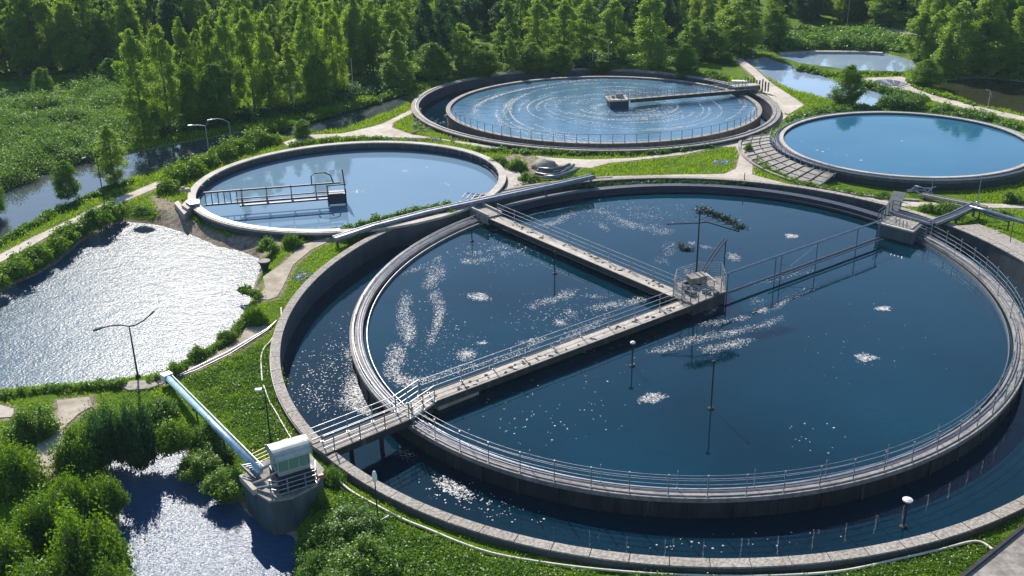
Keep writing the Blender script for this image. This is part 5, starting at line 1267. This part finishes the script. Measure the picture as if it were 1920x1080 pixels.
hedge([(1490, 233), (1540, 215), (1600, 207), (1680, 204), (1760, 208), (1850, 225), (1930, 250)], 2.6, .8, 'dark green hedge behind the azure tank', seed=10, ls=.25, mat='leaf_sage')
hedge([(1500, 128), (1570, 142), (1605, 140), (1690, 140)], 1.6, .5, 'low hedge between the far canal and the mirror pond', seed=11, ls=.25)
hedge([(1480, 93), (1540, 90), (1620, 90), (1680, 97)], 4.5, 1.6, 'wide hedge behind the mirror pond', seed=12, ls=.34, dens=1.2, mat='leaf_sage')
hedge([(1620, 160), (1680, 176), (1740, 190)], 1.6, .7, 'hedge between the canal and the far path', seed=13, ls=.25, mat='leaf_sage')
hedge([(1750, 146), (1800, 142), (1850, 141)], 1.4, .55, 'hedge at the back of the dark green pond', seed=14, ls=.28)
hedge([(1700, 150), (1722, 166), (1760, 180), (1830, 198)], 1.0, .4, 'grassy edge between the far path and the dark green pond', seed=15, ls=.22)
hedge([(1870, 142), (1920, 147), (1990, 157)], 1.2, .4, 'hedge at the right end of the dark green pond', seed=16, ls=.28, mat='leaf_sage')
hedge([(1840, 398), (1900, 410)], 1.0, .6, 'clipped hedge beside the blue feed pipe', seed=17, ls=.15)
hedge([(1420, 300), (1450, 325), (1500, 345), (1560, 358), (1640, 370)], 1.0, .4, 'flowering weeds along the foot of the spillway apron', seed=18, ls=.15)
hedge([(455, 540), (490, 560)], .8, .4, 'weeds at the rim of the worn sandy bank', seed=19, ls=.13)
hedge([(0, 745), (60, 735), (130, 730), (200, 725), (240, 722)], .9, .45, 'weedy strip along the near shore of the sparkling pond', seed=20, ls=.12)
hedge([(280, 718), (330, 700), (390, 665), (440, 628), (470, 590)], .8, .5, 'wild weeds between the bank path and the sparkling pond', seed=21, ls=.12, dens=.8)
hedge([(1200, 137), (1260, 138), (1330, 140)], 1.4, .6, 'low bright hedge behind the right rim of the swirling tank', seed=22, ls=.25)


def undergrowth(poly, n, rr, hh, ls, dens, mat, label, seed):
    rng = np.random.default_rng(seed); w = np.array([(p.x, p.y) for p in PP(poly)]); x0, x1, y0, y1 = near_px(w, 0); Vs = []; k = 0
    while k < n:
        x, y = rng.uniform(x0, x1), rng.uniform(y0, y1)
        if sdist(np.array([x]), np.array([y]), w)[0] > -min(1.6, rr[0] * 1.1): continue
        k += 1; r = rng.uniform(*rr); h = rng.uniform(*hh) * (r / rr[1]) ** .5
        Vs.append(dome_leaves(x, y, -.1, r, h, int(dens * r * r / (ls * ls)), ls, rng))
    o = link('undergrowth', quads_mesh('undergrowth', np.concatenate(Vs), 4, M[mat])); tag(o, label, 'undergrowth', kind='stuff')


undergrowth([(-90, 225), (60, 198), (170, 172), (238, 168), (250, 250), (232, 282), (200, 294), (90, 328), (0, 356), (-90, 385)], 170, (1.2, 3.0), (.7, 2.2), .17, 13, 'leaf_sage', 'rolling thicket of grey green shrubs on the left meadow', 31)
undergrowth([(240, 262), (430, 240), (640, 196), (830, 150), (820, 140), (700, 150), (540, 200), (420, 215), (250, 235)], 130, (.8, 1.6), (.5, 1.4), .3, 9, 'leaf_dark', 'dark undergrowth below the trees along the canal', 32)
undergrowth([(1340, 118), (1440, 100), (1480, 88), (1700, 92), (1725, 75), (1640, 55), (1480, 58), (1400, 85)], 150, (1.0, 2.2), (.5, 1.5), .36, 8, 'leaf_sage', 'pale rough shrubs round the far stone fields', 33)
undergrowth([(860, 140), (1000, 132), (1180, 128), (1300, 128), (1300, 112), (1150, 108), (900, 122)], 90, (.8, 1.8), (.5, 1.4), .32, 8, 'leaf_dark', 'dark undergrowth behind the swirling tank', 34)
undergrowth([(1740, 134), (1990, 140), (1990, 112), (1760, 106)], 70, (.8, 1.8), (.5, 1.4), .32, 8, 'leaf_dark', 'dark undergrowth below the right hand wood', 35)
undergrowth([(-60, 135), (250, 112), (250, 160), (60, 190), (-60, 215)], 60, (.6, 1.4), (.2, .5), .26, 7, 'leaf_dark', 'shaded weeds on the left meadow before the dark wood', 36)

undergrowth([(505, 640), (560, 850), (470, 850), (400, 780), (345, 712), (460, 660)], 330, (.25, .8), (.1, .32), .09, 7, 'leaf_shrub', 'tussocky weeds on the grass slope beside the largest tank', 41)
undergrowth([(640, 910), (760, 985), (900, 1040), (1060, 1072), (1280, 1090), (1280, 1130), (560, 1130), (580, 1010)], 420, (.3, .9), (.12, .5), .09, 7, 'leaf_shrub', 'tussocky weeds on the grass below the near kerb', 42)
undergrowth([(1280, 1075), (1560, 1068), (1720, 1035), (1860, 975), (1920, 955), (1920, 990), (1790, 1090), (1280, 1110)], 220, (.25, .7), (.1, .28), .09, 7, 'leaf_shrub', 'tussocky weeds on the grass in front of the grey parapet', 43)

# grass blades
def grass(n, seed):
    rng = np.random.default_rng(seed); x = rng.uniform(-60, 62, n); y = 34 + 110 * rng.random(n) ** 1.7
    m = np.abs(x) < y * .56 + 4; x, y = x[m], y[m]
    z = ground_z(x, y)
    ok = (z > -.55)
    for k, w in PATH_W.items():
        x0, x1, y0, y1 = near_px(w, 1); s = (x > x0) & (x < x1) & (y > y0) & (y < y1)
        d = sdist(x[s], y[s], w); t_ = np.ones(x.shape, bool); t_[s] = d > .1; ok &= t_
    for w in SAND:
        d = sdist(x, y, w); ok &= (d > .0) | (rng.random(len(x)) < .12)
    for E, o_ in ((E1o, .75), (E2, .1), (E3o, .9), (E4, 1.4)): ok &= eoff(x, y, E) > o_
    a = np.arctan2(y - E4[1], x - E4[0])
    ok &= ~((eoff(x, y, E4) < 4.7) & (x < E4[0]) & (y < E4[1] + 3))
    x, y, z = x[ok], y[ok], z[ok]; n = len(x)
    patch = .55 + .5 * np.sin(x * .9 + np.sin(y * .7) * 2) * np.sin(y * .8 + np.sin(x * .5) * 2)
    sc = (.7 + .012 * (y - 34)) * (.7 + .6 * np.clip(patch, 0, 1)); h = rng.uniform(.07, .22, n) * sc; th = rng.uniform(0, 2 * PI, n); w = rng.uniform(.018, .045, n) * sc; lean = rng.normal(size=(n, 2)) * .45 * h[:, None]
    A = np.stack([x - np.cos(th) * w, y - np.sin(th) * w, z - .02], 1); B = np.stack([x + np.cos(th) * w, y + np.sin(th) * w, z - .02], 1); T = np.stack([x + lean[:, 0], y + lean[:, 1], z + h], 1)
    return np.stack([A, B, T], 1)
o = link('grass', quads_mesh('grass', grass(520000, 77), 3, M['grass_blade'])); tag(o, 'short green grass covering the banks between the tanks', 'grass', kind='stuff')

# ------------------------------------------------------------------ light and air
SUN_EL, SUN_AZ = R_(37), R_(-19)
sd = Vector((math.sin(SUN_AZ) * math.cos(SUN_EL), math.cos(SUN_AZ) * math.cos(SUN_EL), math.sin(SUN_EL)))
sl = bpy.data.lights.new('sun', 'SUN'); sl.energy = 5.0; sl.angle = R_(.5); sl.color = (1, .91, .8)
so = bpy.data.objects.new('sun', sl); COL.objects.link(so); so.rotation_euler = sd.to_track_quat('Z', 'Y').to_euler()
wd = bpy.data.worlds.new('World'); scene.world = wd; wd.use_nodes = True
nt = wd.node_tree; bg = nt.nodes['Background']; bg.inputs['Strength'].default_value = .105
sky = nt.nodes.new('ShaderNodeTexSky'); sky.sky_type = 'NISHITA'; sky.sun_disc = False; sky.sun_elevation = SUN_EL; sky.sun_rotation = SUN_AZ; sky.air_density = 1.0; sky.dust_density = .1; sky.ozone_density = 2.0
nt.links.new(sky.outputs[0], bg.inputs['Color'])
mh = bpy.data.materials.new('haze'); mh.use_nodes = True; nt = mh.node_tree; nt.nodes.clear()
out = nt.nodes.new('ShaderNodeOutputMaterial'); pv = nt.nodes.new('ShaderNodeVolumePrincipled')
pv.inputs['Density'].default_value = .00015; pv.inputs['Color'].default_value = (.6, .82, 1, 1); pv.inputs['Anisotropy'].default_value = 0
nt.links.new(pv.outputs[0], out.inputs['Volume'])
mb = MB(); mb.box((0, 160, 15), (700, 700, 52)); o = mb.build('haze', mh); tag(o, 'thin bluish air lying over the whole plant', 'haze', kind='stuff')
scene.cycles.volume_bounces = 0
scene.view_settings.view_transform = 'Standard'; scene.view_settings.look = 'None'; scene.view_settings.exposure = .75; scene.view_settings.gamma = 1
scene.cycles.use_denoising = True
scene.cycles.max_bounces = 6; scene.cycles.transparent_max_bounces = 6; scene.cycles.sample_clamp_indirect = 6
